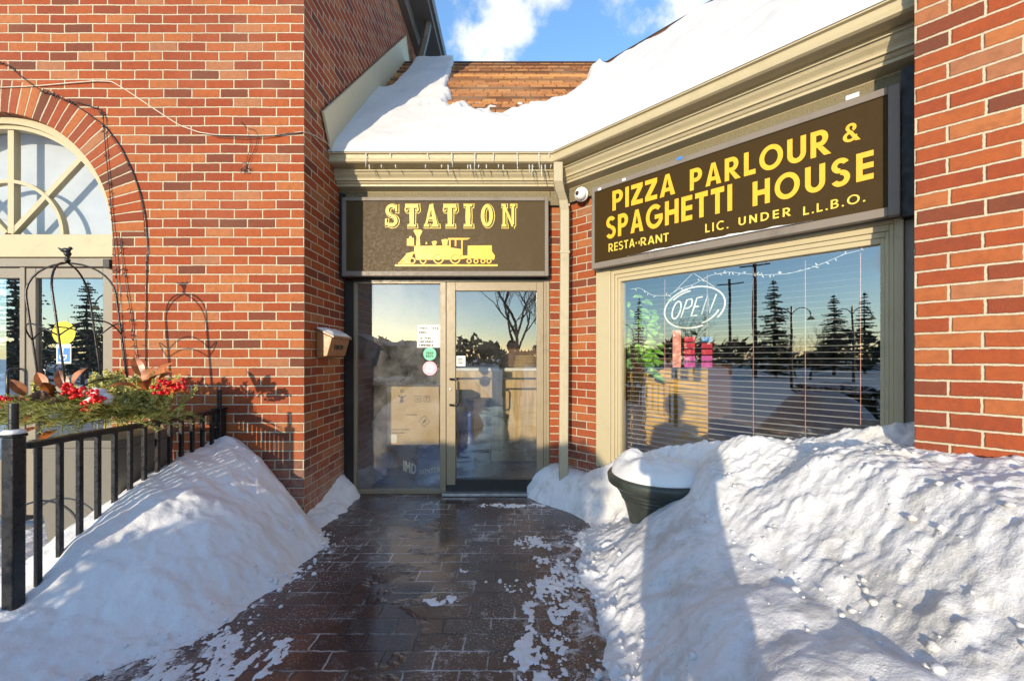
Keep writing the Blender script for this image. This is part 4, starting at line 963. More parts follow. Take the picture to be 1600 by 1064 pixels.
def sprig(bm, base, d, L):
    p = Vector(base); d = Vector(d).normalized(); st_ = [p.copy()]
    for i in range(10): d = (d + Vector((random.gauss(0, .06), random.gauss(0, .06), 0))).normalized(); p = p + d * L / 10; st_.append(p.copy())
    bm.tube(st_, .003, 5)
    def leaves(pts, k0):
        for q in pts:
            for k in range(k0):
                dd = Vector((random.gauss(0, 1), random.gauss(0, 1), random.gauss(.5, .7))).normalized(); w_ = dd.orthogonal().normalized() * .0055; l = .012 + .008 * random.random()
                bm.face([q, q + dd * l * .5 + w_, q + dd * l, q + dd * l * .5 - w_])
    leaves(st_[2:], 4)
    for i in range(2, 10):
        for k in range(2):
            a = random.random() * 6.28; dd = (d * .9 + Vector((math.cos(a), math.sin(a), .2)) * .9).normalized(); l = L * .28 * (1.1 - i / 11)
            pts = [st_[i] + dd * l * t / 5 for t in range(6)]; bm.tube(pts, .0015, 4); leaves(pts[1:], 4)
for i in range(46):
    b = MB(); x = PC.x - .24 + .50 * random.random(); sprig(b, (x, PC.y + .02 + .2 * random.random(), PZ + .02), (random.gauss(0, .22), random.gauss(0, .15), 1), .28 + .13 * random.random()); b.build('boxwood_sprig', M['box'], ga)
for i in range(2):
    b = MB(); sprig(b, (PC.x - .36 + .03 * i, PC.y - .05, PZ + .05), (-.15 + .1 * i, -.1, 1), .30); b.build('boxwood_sprig', M['box'], ga)
def leaf(bm, base, d, up, L, wd, curl=.25, n=8):
    d = Vector(d).normalized(); up = Vector(up); s_ = d.cross(up).normalized(); u = s_.cross(d).normalized(); rows = []
    for i in range(n + 1):
        t = i / n; w_ = wd * math.sin(math.pi * min(1, t * .96 + .04)) ** .8; c_ = Vector(base) + d * L * t + u * (curl * L * (t - t * t * 1.6))
        rows.append([c_ - s_ * w_ + u * w_ * .45, c_, c_ + s_ * w_ + u * w_ * .45])
    for i in range(n):
        for k in range(2): bm.face([rows[i][k], rows[i][k + 1], rows[i + 1][k + 1], rows[i + 1][k]])
fx_ = [(48, 632, (-1, -.3, .3)), (66, 630, (-.7, -.6, .35)), (85, 625, (.1, -.4, .6)), (75, 650, (-.5, -1, -.1)), (95, 655, (.4, -1, -.15)), (105, 612, (-.3, -.1, .9)), (115, 603, (.4, .1, .9)), (60, 668, (-.9, -.6, -.5)), (118, 650, (.6, -.8, .1)), (100, 640, (-.5, -.5, .6)),
       (228, 600, (.2, .1, 1)), (236, 600, (.7, -.3, .7)), (246, 610, (1, -.3, .2)), (230, 610, (.3, -.6, .5)), (258, 618, (1, .2, .35)), (222, 588, (-.4, 0, 1)), (240, 592, (.5, .4, .8)), (52, 655, (-1, -.2, -.2)), (128, 645, (.9, -.5, .3)), (90, 672, (0, -1, -.5))]
fx_ += [(30, 640, (-.6, -.8, .2)), (20, 655, (-.8, -.7, -.3)), (38, 618, (-.3, -.3, .8)), (80, 640, (.5, -.9, .2)), (110, 635, (-.2, -1, .3)), (125, 625, (.7, -.4, .5)), (72, 608, (-.5, 0, .9)), (250, 598, (.6, .2, .8)), (262, 606, (.9, -.2, .5)), (216, 610, (-.3, -.8, .4)), (180, 640, (.2, -1, .1)), (165, 650, (-.4, -1, -.1))]
for (px_, py_, d) in fx_:
    b = MB(); p = P(px_, py_, 2.48 + .08 * random.random() if px_ < 140 else 2.60); leaf(b, p, d, (.1, -.6, 1), .105 + .045 * random.random(), .026 + .010 * random.random(), .1 + .35 * random.random()); b.build('magnolia_leaf', M['magnolia'], ga, smooth=True)
for (px_, py_, n, rr_) in ((114, 611, 34, .05), (150, 620, 26, .042), (142, 633, 26, .045), (8, 628, 26, .05), (266, 605, 16, .06), (284, 602, 12, .04), (252, 606, 12, .05)):
    b = MB(); p = P(px_, py_, 2.43 if px_ < 200 else 2.60)
    for k in range(n):
        v = Vector((random.gauss(0, .5), random.gauss(0, .4), random.gauss(0, .42))); 
        if v.length > 1: v.normalize()
        b.ball(p + v * rr_, .0095 + .003 * random.random(), 6)
    for k in range(4): b.tube([p + Vector((0, .05, -.06)), p + Vector((random.gauss(0, .02), random.gauss(0, .02), .01))], .002, 4)
    b.build('berry_cluster', M['berry'], ga, smooth=True)
for (px_, py_, a) in ((75, 630, 70), (62, 622, 30)):
    b = MB(); p = P(px_, py_, 2.42); Mx = Matrix.Rotation(R(a), 3, 'Y') @ Matrix.Rotation(R(20), 3, 'X')
    for r_ in range(9):
        t = r_ / 8; rad = .026 * math.sin(math.pi * (.16 + .8 * t)) + .004
        for k in range(9):
            an = 2 * math.pi * (k + r_ * .5) / 9; c_ = Vector((0, 0, -.045 + .09 * t)); e = Vector((math.cos(an), math.sin(an), .55)); s_ = Vector((-math.sin(an), math.cos(an), 0)) * .007
            q = [c_ + e * rad * .3 - s_ * .5, c_ + e * rad * .3 + s_ * .5, c_ + e * rad * 1.15 + s_, c_ + e * rad * 1.25, c_ + e * rad * 1.15 - s_]
            b.face([p + Mx @ v for v in q]); b.face([p + Mx @ (v + Vector((0, 0, -.003))) for v in reversed(q)])
    b.build('pine_cone', M['cone'], ga)
b = MB(); p = P(150, 618, 2.46)
for i in range(4): chunk(b, p + Vector((random.gauss(0, .022), .02, -.02 + random.gauss(0, .012))), .045)
s_ = b.build('snow_clump', M['snow'], None, smooth=True); tag(s_, 'lump of snow caught among the red berries in the planter', 'snow')

tr = thing('wire_trellis', 'black domed wire trellis with bird finial leaning in the planter', 'trellis', (-2.76, 2.70, .9))
TB = Vector((-2.765, 2.71, .93)); TT = Vector((-2.865, 2.665, 1.955)); ax_ = (TT - TB)
ux = Vector((1, .25, .1)).normalized(); ux = (ux - ax_.normalized() * ux.dot(ax_.normalized())).normalized(); uy = ax_.normalized().cross(ux)
def tp(a, h, r=1.): return TB + ax_ * h + (ux * math.cos(a) + uy * math.sin(a)) * .215 * r
legs = [R(-80), R(10), R(100), R(190)]
for a in legs:
    b = MB(); b.tube([tp(a, 0), tp(a, .4), tp(a, .78)] + [tp(a, .78 + .2 * math.sin(t), max(.02, math.cos(t))) for t in [R(12 * k) for k in range(1, 8)]] + [tp(a, .985, .02)], .0058, 8); b.build('leg', M['blackmetal'], tr, smooth=True)
for h in (.16, .52):
    for i in range(4):
        a0, a1 = legs[i], legs[i] + R(90); b = MB()
        b.tube([tp(a0 + (a1 - a0) * t / 10, h + .085 * math.sin(math.pi * t / 10)) for t in range(11)], .0045, 7); b.build('hoop', M['blackmetal'], tr, smooth=True)
b = MB(); tz = TB + ax_ * .99; b.lathe([(.012, 0), (.016, .012), (.008, .022), (.012, .035), (.02, .05), (.016, .062)], tz, 12)
b.ball(tz + Vector((-.01, -.002, .072)), .02, 7, (1.6, .8, .8)); b.ball(tz + Vector((.022, -.004, .084)), .011, 6); b.tube([tz + Vector((-.035, 0, .074)), tz + Vector((-.058, 0, .088))], [.009, .004], 6); b.tube([tz + Vector((.03, -.004, .084)), tz + Vector((.042, -.004, .083))], [.004, .001], 5)
b.build('finial', M['blackmetal'], tr, smooth=True)

# ------------------------------------------------------------------ round planter in the right bank
rp = thing('round_planter', 'dark green round planter half buried in the right snow bank', 'planter', (1.0, 2.95, .1))
PX, PY = 1.03, 2.93
b = MB(); b.lathe([(.20, .08), (.215, .18), (.245, .30), (.285, .39), (.315, .425), (.345, .445), (.362, .455), (.368, .50), (.355, .518), (.325, .518), (.315, .46)], (PX, PY, 0), 48); b.build('pot', M['pot'], rp, smooth=True)
b = MB()
for z, r_ in ((.405, .298), (.375, .279), (.345, .266)): b.lathe([(r_ - .004, z - .006), (r_ + .005, z), (r_ + .004, z + .008), (r_ - .004, z + .012)], (PX, PY, 0), 48)
b.build('moulding', M['pot'], rp, smooth=True)
def pots(u, v):
    a = u * 2 * math.pi; r_ = v * .345; x, y = PX + r_ * math.cos(a), PY + r_ * math.sin(a)
    h = .50 + .11 * max(0, 1 - v ** 4) ** .6 * (1 + .5 * fn(x * 4, y * 4, 3.)) + .018 * fn(x * 14, y * 14, 5.) * (1 - v * .6)
    h += .05 * ss(.2, .9, v) * (1 - v) * 4 * (.5 - .5 * math.cos(a))
    return Vector((x, y, h - (.04 if v > .99 else 0)))
o = grid('planter_snow', M['snow'], 70, 30, pots); tag(o, 'rounded cap of snow on the dark round planter', 'snow')

# ------------------------------------------------------------------ mailbox, camera, cables
mb = thing('mailbox', 'small copper mailbox with snowy lid on the shaded side wall', 'mailbox', (XE, 3.75, 1.4))
ya, yb_ = 3.50, 3.87
def MBf(y, o, z): return Vector((XE + o, y, z))
b = MB(); pr = [(.005, 1.325), (.10, 1.345), (.142, 1.50), (.005, 1.565)]
zb0 = HC + (559 - 546) / 650 * 3.60
n = len(b.v); 
for y in (ya, yb_): b.v += [tuple(MBf(y, o, z)) for o, z in pr]
b.f += [(0, 1, 2, 3), (7, 6, 5, 4), (0, 4, 5, 1), (1, 5, 6, 2), (2, 6, 7, 3), (3, 7, 4, 0)]; b.uv += [None] * 6
b.build('body', M['copper'], mb, bevel=.006)
b = MB(); b.v += [tuple(MBf(y, o, z)) for y in (ya - .008, yb_ + .008) for o, z in ((.004, 1.572), (.004, 1.582), (.156, 1.515), (.156, 1.500), (.142, 1.505))]
b.f += [(0, 1, 2, 3, 4), (9, 8, 7, 6, 5), (0, 5, 6, 1), (1, 6, 7, 2), (2, 7, 8, 3), (3, 8, 9, 4), (4, 9, 5, 0)]; b.uv += [None] * 7; b.build('lid', M['copper'], mb)
b = MB(); 
def mf(y, k, o=.0012):                                # on the sloping front
    return MBf(y, .10 + .042 * k + o, 1.345 + .155 * k)
for a in range(4):
    y0 = 3.60 + a * .045; b.tube([mf(y0 + .016 * math.cos(t) + .01 * t / 6, .5 + .13 * math.sin(t * (1 + a % 2)), .002) for t in [k * .6 for k in range(12)]], .003, 5)
b.tube([mf(3.585 + .2 * t / 8, .46 + .05 * math.sin(t), .002) for t in range(9)], .0025, 5); b.build('scroll_emblem', M['ink'], mb)
def lids(u, v):
    y = ya - .006 + u * (yb_ - ya + .012); o = .006 + .148 * v; z = 1.580 - .066 * v / 1.0; e = min(u, 1 - u, v * 1.0, 1 - v) * 8
    return MBf(y, o, z + .004 + .02 * min(1, e) * (1 + .4 * fn(y * 12, o * 12)))
o = grid('lid_snow', M['snow'], 30, 14, lids); tag(o, 'layer of snow on the lid of the copper mailbox', 'snow')

sc_ = thing('security_camera', 'white dome security camera beside the long sign', 'camera', A(.33, 0, 2.72))
cp = P(908, 304, 3.78); nv = Vector((-.45, -.85, -.30)).normalized(); Mq = nv.to_track_quat('Z', 'Y').to_matrix()
b = MB(); b.lathe([(.05, -.11), (.05, -.04), (.062, -.03), (.064, -.005), (.058, .004)], cp, 24, M=Mq); b.build('base', M['white'], sc_, smooth=True)
b = MB(); b.lathe([(.052 * math.cos(R(a)), .005 + .052 * math.sin(R(a))) for a in range(0, 91, 10)][:-1] + [(.0005, .057)], cp, 24, M=Mq); b.build('dome', M['white'], sc_, smooth=True)
b = MB(); b.ball(cp + Mq @ Vector((-.018, .012, .044)), .02, 10); b.build('lens', M['black'], sc_, smooth=True)

def cable(name, pts, r, mat, label, cat, leaves=0):
    b = MB(); out_ = []
    for i in range(len(pts) - 1):
        for t in range(6): out_.append(Vector(pts[i]).lerp(Vector(pts[i + 1]), t / 6))
    out_.append(Vector(pts[-1])); sm = [out_[0]] + [(out_[i - 1] + out_[i] * 2 + out_[i + 1]) / 4 for i in range(1, len(out_) - 1)] + [out_[-1]]
    b.tube(sm, r, 6)
    for i in range(leaves):
        p = sm[int(random.random() * (len(sm) - 1))].lerp(sm[min(len(sm) - 1, 1 + int(random.random() * 3))], .0) ; d = Vector((random.gauss(0, 1), -.4, random.gauss(0, 1))).normalized()
        b.tube([p, p + d * .022], [.004, .003], 5)
    o = b.build(name, M[mat], smooth=True); tag(o, label, cat); return o
wc = lambda l, o=.012: [P(x, y, 3.31 - o) for x, y in l]
cable('cable', wc([(-20, 138), (55, 135), (110, 130), (150, 127), (175, 128), (200, 143), (240, 170), (280, 196), (310, 207), (335, 211), (400, 212), (440, 211), (474, 206)]) + [P(492, 212, 3.45), P(512, 225, 3.70), P(522, 240, 3.72)], .0042, 'cable', 'beige cable running across the tall wall to the gutter', 'cable')
cable('cable', wc([(335, 213), (380, 216), (425, 213), (445, 209), (474, 207)], .02), .003, 'blackmetal', 'thin black cable below the beige cable', 'cable')
cable('light_string', wc([(-15, 92), (0, 99), (12, 101), (30, 118), (52, 134), (68, 144), (85, 149), (106, 160), (122, 160), (140, 166), (158, 172), (161, 180), (163, 210), (166, 245), (170, 285), (174, 335), (180, 400), (184, 470), (190, 540), (196, 585)], .02), .0032, 'blackmetal', 'dark string lights along the arch top and down beside the door', 'string lights', 60)
cable('light_string', wc([(68, 144), (110, 160), (138, 178), (165, 198), (190, 232), (208, 270), (220, 305), (227, 340), (229, 365), (231, 395), (229, 400), (228, 450), (227, 530), (228, 590)], .010), .0045, 'blackmetal', 'dark string lights following the right edge of the arch', 'string lights', 10)
cable('light_string', wc([(186, 365), (190, 400), (196, 440), (204, 490), (210, 540), (217, 585)], .014), .0028, 'blackmetal', 'dark string lights straight down the brick beside the patio door', 'string lights', 26)
b = MB(); pth = wc([(376, 190), (385, 200), (398, 203), (403, 212), (399, 232), (390, 250), (384, 268), (386, 250), (392, 225), (386, 205)], .014); b.tube(pth, .002, 5)
for i in range(16):
    p = P(382 + random.gauss(0, 6), 264 + random.gauss(0, 4), 3.29); d = Vector((random.gauss(0, 1), -.3, random.gauss(0, 1))).normalized() * .03; b.tube([p, p + d], .0022, 5)
tag(b.build('wire_tangle', M['blackmetal']), 'small tangle of dark wire dangling on the tall brick wall', 'wire')
b = MB(); q = P(171, 413, 3.36); b.box(lambda u, o, z: q + Vector((u, o, z)), -.026, .026, -.03, .03, -.035, .035); tag(b.build('door_sensor', M['black'], bevel=.004), 'small black box at the top corner of the patio door', 'sensor')

# ------------------------------------------------------------------ behind the entrance glass
bx = thing('cardboard_box', 'tan cardboard box with printed marks behind the sidelight', 'box', P(645, 700, 4.42))
Yb = 4.36; B0, B1 = P(605, 695, Yb), P(686, 604, Yb)
b = MB(); b.box(fr, B0.x, B1.x, Yb, Yb + .32, B0.z, B1.z); b.build('carton', M['cardboard'], bx, bevel=.006)
b = MB(); fb = lambda u, o, z: Vector((u, Yb - o, z)); bxp = lambda x: (x - 804) / 650 * Yb; bzp = lambda y: HC + (559 - y) / 650 * Yb
def outline(x0, x1, y0, y1, t=.8): frame(b, fb, bxp(x0), bxp(x1), bzp(y1), bzp(y0), t * .0067, t * .0067, t * .0067, t * .0067, .001, .0005)
outline(648, 658, 618, 628); outline(662, 672, 618, 628); outline(651, 655, 621, 625)
b.box(fb, bxp(666.4), bxp(667.6), .001, .0005, bzp(626), bzp(620)); b.box(fb, bxp(664), bxp(670), .001, .0005, bzp(621.2), bzp(620))
for a, r_ in ((45, 1),):
    cx, cz = bxp(663), bzp(658); s_ = .062
    for q in range(4):
        t0, t1 = R(90 * q), R(90 * q + 90); p0 = (cx + s_ * math.cos(t0), cz + s_ * math.sin(t0)); p1 = (cx + s_ * math.cos(t1), cz + s_ * math.sin(t1)); k = .86
        b.prism([p0, p1, (cx + (p1[0] - cx) * k, cz + (p1[1] - cz) * k), (cx + (p0[0] - cx) * k, cz + (p0[1] - cz) * k)], fb, .0005, .001)
    b.prism([(cx - .02, cz - .008), (cx + .008, cz + .022), (cx + .02, cz + .008), (cx - .008, cz - .022)], fb, .0005, .001)
b.ring(fb, bxp(628), bzp(615), .045, .045, .012, 200, 340, .0005, .001, 10); b.ring(fb, bxp(628), bzp(611), .018, .018, .008, 0, 360, .0005, .001, 12)
b.prism([(bxp(624), bzp(630)), (bxp(631), bzp(628)), (bxp(629), bzp(618)), (bxp(627), bzp(618))], fb, .0005, .001)
for y, x0, x1 in ((671, 612, 640), (676, 612, 632), (648, 634, 652)): b.box(fb, bxp(x0), bxp(x1), .0005, .001, bzp(y + .7), bzp(y - .7))
b.build('printed_mark', M['ink'], bx)
b = MB(); b.box(fb, bxp(608), bxp(620), .0005, .0015, bzp(692), bzp(679)); b.build('shipping_label', M['paper'], bx)
def bag(name, x0, x1, Y0, Y1, z1, seed, label):
    def f(u, v):
        a = u * 2 * math.pi; h = v; r_ = (1 - .25 * h ** 2) * (1 if h < .98 else .05); cx, cy = (x0 + x1) / 2, (Y0 + Y1) / 2
        sq = 1 / max(abs(math.cos(a)), abs(math.sin(a))) ** .7
        x = cx + (x1 - x0) / 2 * math.cos(a) * r_ * min(1.25, sq); y = cy + (Y1 - Y0) / 2 * math.sin(a) * r_ * min(1.25, sq)
        k = .03 * fn(x * 5 + seed, y * 5, h * 3); return Vector((x + k, y - k, .01 + z1 * h + .02 * fn(x * 8, y * 8, seed)))
    o = grid(name, M['bluebag'], 48, 24, f); tag(o, label, 'bag'); return o
b1 = bag('plastic_bag', -1.05, -.62, 4.30, 4.62, .42, 3., 'blue bag with white lettering under the cardboard box')
b = MB(); fbag = lambda u, o, z: Vector((u, 4.292 - o, z)); text(b, 'IMD', fbag, P(630, 0, 4.29).x, P(650, 0, 4.29).x, P(0, 735, 4.29).z, .11, 0, w=.2, dz=-.35); text(b, 'WINTER', fbag, P(655, 0, 4.29).x, P(688, 0, 4.29).x, P(0, 742, 4.29).z, .055, 0, w=.2, dz=.15)
b.build('lettering', M['paper'], b1)
bag('plastic_bag', -.60, -.42, 4.30, 4.5, .78, 9., 'tall narrow blue bag behind the edge of the door')
bag('plastic_bag', -1.50, -1.26, 4.35, 4.55, .30, 12., 'small blue bag in the left corner behind the sidelight')
cb2 = thing('counter_cabinet', 'tan laminate counter behind the glass door', 'counter', (-.2, 5.6, 0))
b = MB(); b.box(fr, -1.0, .45, 5.34, 5.9, .0, 1.16); b.build('body', M['cabinet'], cb2)
b = MB(); b.box(fr, -1.02, .45, 5.30, 5.92, 1.162, 1.20); b.build('counter_top', M['white'], cb2)
b = MB(); b.box(fr, -.62, -.30, 5.15, 5.335, .0, .82); b.build('side_cabinet', M['dark'], cb2)
b = MB()
for i in range(8): b.lathe([(.15, 0), (.155, .006), (.15, .014)], (.14 + .003 * i, 5.55, 1.205 + .02 * i), 20)
tag(b.build('box_stack', M['cardboard']), 'stack of pizza boxes on the tan counter', 'boxes')

# ------------------------------------------------------------------ behind the bay window glass
ob = -.10
bl = thing('window_blind', 'white horizontal blind lowered behind the bay window', 'blind', A(1.48, ob, 2.0))
b = MB(); n = 36
for i in range(n):
    z = 2.02 - .041 * (i + 1); b.face([A(.64, ob + .010, z), A(2.32, ob + .010, z), A(2.32, ob - .012, z + .0045), A(.64, ob - .012, z + .0045)])
b.build('slats', M['white'], bl)
b = MB(); b.box(A, .64, 2.32, ob - .018, ob + .016, 2.025, 2.055); b.build('head_rail', M['white'], bl)
for px_ in (1040, 1106, 1178, 1259, 1345):
    s_, _ = Apx(px_, 500, ob); b = MB(); b.tube([A(s_, ob + .014, 1.97), A(s_, ob + .014, .50)], .002, 5); b.build('cord', M['peach'], bl)
ns = thing('neon_sign', 'oval unlit OPEN neon sign hanging in the bay window', 'sign', A(1.0, -.06, 1.7))
on = -.062
def An(x, y): s_, z = Apx(x, y, on); return s_, z
cs, cz = An(1084, 481); es, _ = An(1133, 481); ws, _ = An(1037, 481); rs = (es - ws) / 2; _, tz_ = An(1084, 449); rz = (tz_ - cz)
cs = (es + ws) / 2
for q, (a0, a1, k) in enumerate(((-40, 115, 1.), (100, 290, .97), (-70, -20, .86), (95, 140, .86))):
    b = MB(); b.tube([A(cs + rs * k * math.cos(R(a0 + (a1 - a0) * t / 24)), on, cz + rz * k * math.sin(R(a0 + (a1 - a0) * t / 24)) + .02 * (math.cos(R(a0 + (a1 - a0) * t / 24)))) for t in range(25)], .007, 8); b.build('border_tube', M['neon'], ns, smooth=True)
def nline(pts): b.tube([A(s, on, z) for s, z in pts], .0065, 8)
def lt_(x, y): return (cs + rs * (x * .70), cz + rz * (y * .42 + x * .10) + rz * .03)
sk = .10
b = MB(); nline([lt_(-.78 + .20 * math.cos(R(t)) + sk * math.sin(R(t)), math.sin(R(t))) for t in range(0, 361, 20)]); b.build('letter_tube', M['neon'], ns, smooth=True)
b = MB(); nline([lt_(-.47 - sk, -1), lt_(-.37 + sk, 1), lt_(-.15 + sk, 1), lt_(-.08 + sk * .6, .7), lt_(-.10 + sk * .4, .25), lt_(-.2, .0), lt_(-.40, 0)]); b.build('letter_tube', M['neon'], ns, smooth=True)
b = MB(); nline([lt_(.30 - sk, -1), lt_(.02 - sk, -1), lt_(.06, 0), lt_(.10 + sk, 1), lt_(.36 + sk, 1)]); nline([lt_(.05, 0), lt_(.28, 0)]); b.build('letter_tube', M['neon'], ns, smooth=True)
b = MB(); nline([lt_(.50 - sk, -1), lt_(.58 + sk, 1), lt_(.80 - sk * .5, -1), lt_(.96 + sk, 1)]); b.build('letter_tube', M['neon'], ns, smooth=True)
b = MB(); b.tube([A(cs, on - .005, 1.99), A(cs - .16, on - .005, cz + rz * .85)], .0022, 5); b.tube([A(cs, on - .005, 1.99), A(cs + .16, on - .005, cz + rz * .9)], .0022, 5); b.build('chain', M['white'], ns)
ps = thing('menu_poster', 'red and pink menu posters below the neon sign', 'poster', A(1.0, -.055, 1.2))
def aq(x0, x1, y0, y1, o, mat, name):
    b = MB(); pts = []
    for x, y in ((x0, y1), (x1, y1), (x1, y0), (x0, y0)): s_, z = Apx(x, y, o); pts.append(A(s_, o, z))
    b.face(pts); return b.build(name, M[mat], ps)
aq(1049, 1117, 508, 577, -.058, 'clear', 'plastic_sleeve'); aq(1051, 1064, 516, 574, -.0565, 'peach', 'peach_column')
for i in range(5):
    aq(1069, 1086, 526 + i * 10, 534 + i * 10, -.0565, 'redposter' if i < 3 else 'magposter', 'price_block'); aq(1096, 1113, 526 + i * 10, 534 + i * 10, -.0565, 'bluest' if i == 0 else ('redposter' if i < 3 else 'magposter'), 'price_block')
wl_ = cable('light_string', [A(Apx(x, y, -.05)[0], -.05, Apx(x, y, -.05)[1]) for x, y in ((985, 452), (1000, 450), (1020, 462), (1045, 462), (1060, 452), (1085, 444), (1110, 430), (1140, 425), (1165, 428), (1190, 430), (1230, 428), (1265, 420), (1290, 410), (1320, 397), (1350, 390))], .0018, 'white', 'white icicle lights strung along the top inside the bay window', 'string lights', 45)
pn = thing('house_plant', 'leafy green climbing plant behind the left of the bay window', 'plant', (1.05, 4.0, .6))
b = MB(); base = Vector((1.14, 3.86, .5))
for i in range(110):
    p = base + Vector((random.gauss(.05, .09), random.gauss(0, .05), .62 + abs(random.gauss(0, .24)) + random.random() * .28)); d = Vector((random.gauss(0, 1), random.gauss(-.5, .6), random.gauss(-.4, .6)))
    leaf(b, p, d, (0, -1, .6), .07 + .05 * random.random(), .022 + .012 * random.random(), .2, 5)
b.build('leaves', M['leafgreen'], pn, smooth=True)
b = MB()
for k in range(34):
    x = base.x - .09 + .13 * random.random(); pts = [Vector((x + .02 * math.sin(z * 14 + k), base.y - .05 + .02 * math.cos(z * 9 + k * 2), .35 + z)) for z in [t * .06 for t in range(22)]]; b.tube(pts, .0035, 5)
b.build('stem', M['stem'], pn)
pt = thing('booth_partition', 'yellow wooden booth partition lit by the sun behind the window', 'partition', (1.6, 4.15, 0))
b = MB(); b.box(fr, 1.02, 1.93, 4.15, 4.2, .0, 1.23); b.build('panel', M['yellowwall'], pt)
b = MB(); b.box(fr, 1.02, 1.95, 4.13, 4.22, 1.232, 1.275); b.build('top_rail', M['woodwall'], pt)
tbn = thing('dining_table', 'reddish brown dining table inside the bay window', 'table', (2.6, 3.8, 0))
b = MB(); b.box(fr, 2.1, 3.0, 3.3, 4.2, .72, .75); b.build('table_top', M['woodwall'], tbn, bevel=.006)
b = MB(); b.tube([(2.6, 3.75, .01), (2.6, 3.75, .719)], .04, 10); b.build('leg', M['blackmetal'], tbn)

# ------------------------------------------------------------------ what the glass mirrors: the place behind and to the left
def tree_bare(name, x, y, H, seed, label, group=None):
    rnd = random.Random(seed); t = thing(name, label, 'tree', (x, y, 0), group); tk = MB(); cr = MB()
    def grow(p, d, L, r, lvl):
        pts = [p]; q = p; dd = d
        for i in range(4):
            dd = (dd + Vector((rnd.gauss(0, .12), rnd.gauss(0, .12), .04))).normalized(); q = q + dd * L / 4; pts.append(q)
        (tk if lvl < 2 else cr).tube(pts, [r * (1 - .45 * i / 4) for i in range(5)], 6 if lvl < 2 else 4, cap=False)
        if lvl >= 5: return
        for k in range(3 if lvl else 5):
            a = rnd.random() * 6.28; e = pts[2 + k % 3]; nd = (dd * .9 + Vector((math.cos(a), math.sin(a), .25)) * (.75 if lvl else .55)).normalized(); grow(e, nd, L * (.62 + .15 * rnd.random()), r * .52, lvl + 1)
    grow(Vector((x, y, -.05)), Vector((0, 0, 1)), H * .36, H * .016, 0)
    tk.build('trunk', M['bark'], t); cr.build('crown', M['bark'], t)
def spruce(x, y, H, seed, label):
    rnd = random.Random(seed); t = thing('spruce_tree', label, 'tree', (x, y, 0), 'snowy trees across the lot'); b = MB(); b.tube([(x, y, -.05), (x, y, H)], [H * .018, .01], 7); b.build('trunk', M['bark'], t)
    b = MB(); sn_ = MB(); L = int(30)
    for i in range(L):
        z = H * (.06 + .93 * (i + rnd.random() * .7) / L); rad = H * (.20 + .07 * math.sin(seed)) * (1 - i / L) ** .85 + .06
        for k in range(int(9 + 5 * (1 - i / L))):
            a = rnd.random() * 6.28; r_ = rad * (.45 + .75 * rnd.random()); d = Vector((math.cos(a), math.sin(a), -.28 + .1 * rnd.random())); s_ = Vector((-math.sin(a), math.cos(a), 0))
            for q in range(7):
                t0 = (q + rnd.random()) / 7; c_ = Vector((x, y, z)) + d * r_ * t0 + Vector((0, 0, .12 * t0 * t0 * r_)); w_ = .16 * r_ * (1.2 - t0) + .05
                b.face([c_ - s_ * w_ - Vector((0, 0, .05)), c_ + d * .15 * r_, c_ + s_ * w_ - Vector((0, 0, .05)), c_ + Vector((0, 0, .05 + .03 * rnd.random()))])
            if rnd.random() < .3: c_ = Vector((x, y, z + .04)) + d * r_ * .7; sn_.face([c_ - s_ * .1 * r_, c_ + d * .25 * r_ + Vector((0, 0, .03)), c_ + s_ * .1 * r_, c_ - d * .12 * r_ + Vector((0, 0, .05))])
    b.build('crown', M['spruce'], t); sn_.build('snow_tuft', M['snow'], t)
def refl(px_, t):                                     # where a thing mirrored at this pixel of the bay window stands
    r = (px_ - 804) / 650; Y0 = (CX + CY) / (1 + r); X0 = r * Y0; return X0 - t, Y0 - r * t, Y0 + t
def rh(y, D_): return HC + (559 - y) / 650 * D_
for px_, ty, t_, sd_, lb in ((1210, 433, 26, 1, 'tallest snowy spruce mirrored in the middle of the bay window'), (1303, 458, 30, 2, 'dense spruce right of the bare trees in the window reflection'), (1352, 456, 34, 3, 'open spruce at the right end of the window reflection'), (999, 465, 40, 4, 'small dark spruce mirrored above the house plant')):
    x, y, D_ = refl(px_, t_); spruce(x, y, rh(ty, D_), sd_, lb)
for px_, ty, t_, sd_ in ((1268, 468, 24, 5), (1245, 500, 27, 8), (1085, 470, 33, 9)):
    x, y, D_ = refl(px_, t_); tree_bare('bare_tree', x, y, rh(ty, D_), sd_, 'bare winter tree mirrored among the spruces in the bay window', 'bare trees across the lot')
tree_bare('bare_tree', .45, -15, 9.5, 12, 'large bare tree mirrored in the glass door', 'bare trees behind the viewer')
tree_bare('bare_tree', -2.2 + 4.6, -19, 8.0, 13, 'bare tree behind the one mirrored in the door', 'bare trees behind the viewer')
for px_, ty, t_, r_, lb in ((1140, 435, 30, .10, 'plain utility pole mirrored beside the neon sign'), (1179, 405, 26, .13, 'thick utility pole mirrored left of the tallest spruce')):
    x, y, D_ = refl(px_, t_); h = rh(ty, D_); t = thing('utility_pole', lb, 'pole', (x, y, 0)); b = MB(); b.tube([(x, y, -.1), (x, y, h)], [r_ * 1.2, r_], 10); b.build('mast', M['bark'], t)
    b = MB(); b.tube([(x - .7, y + .7, h - .4), (x + .7, y - .7, h - .4)], .05, 6); b.build('crossarm', M['bark'], t)
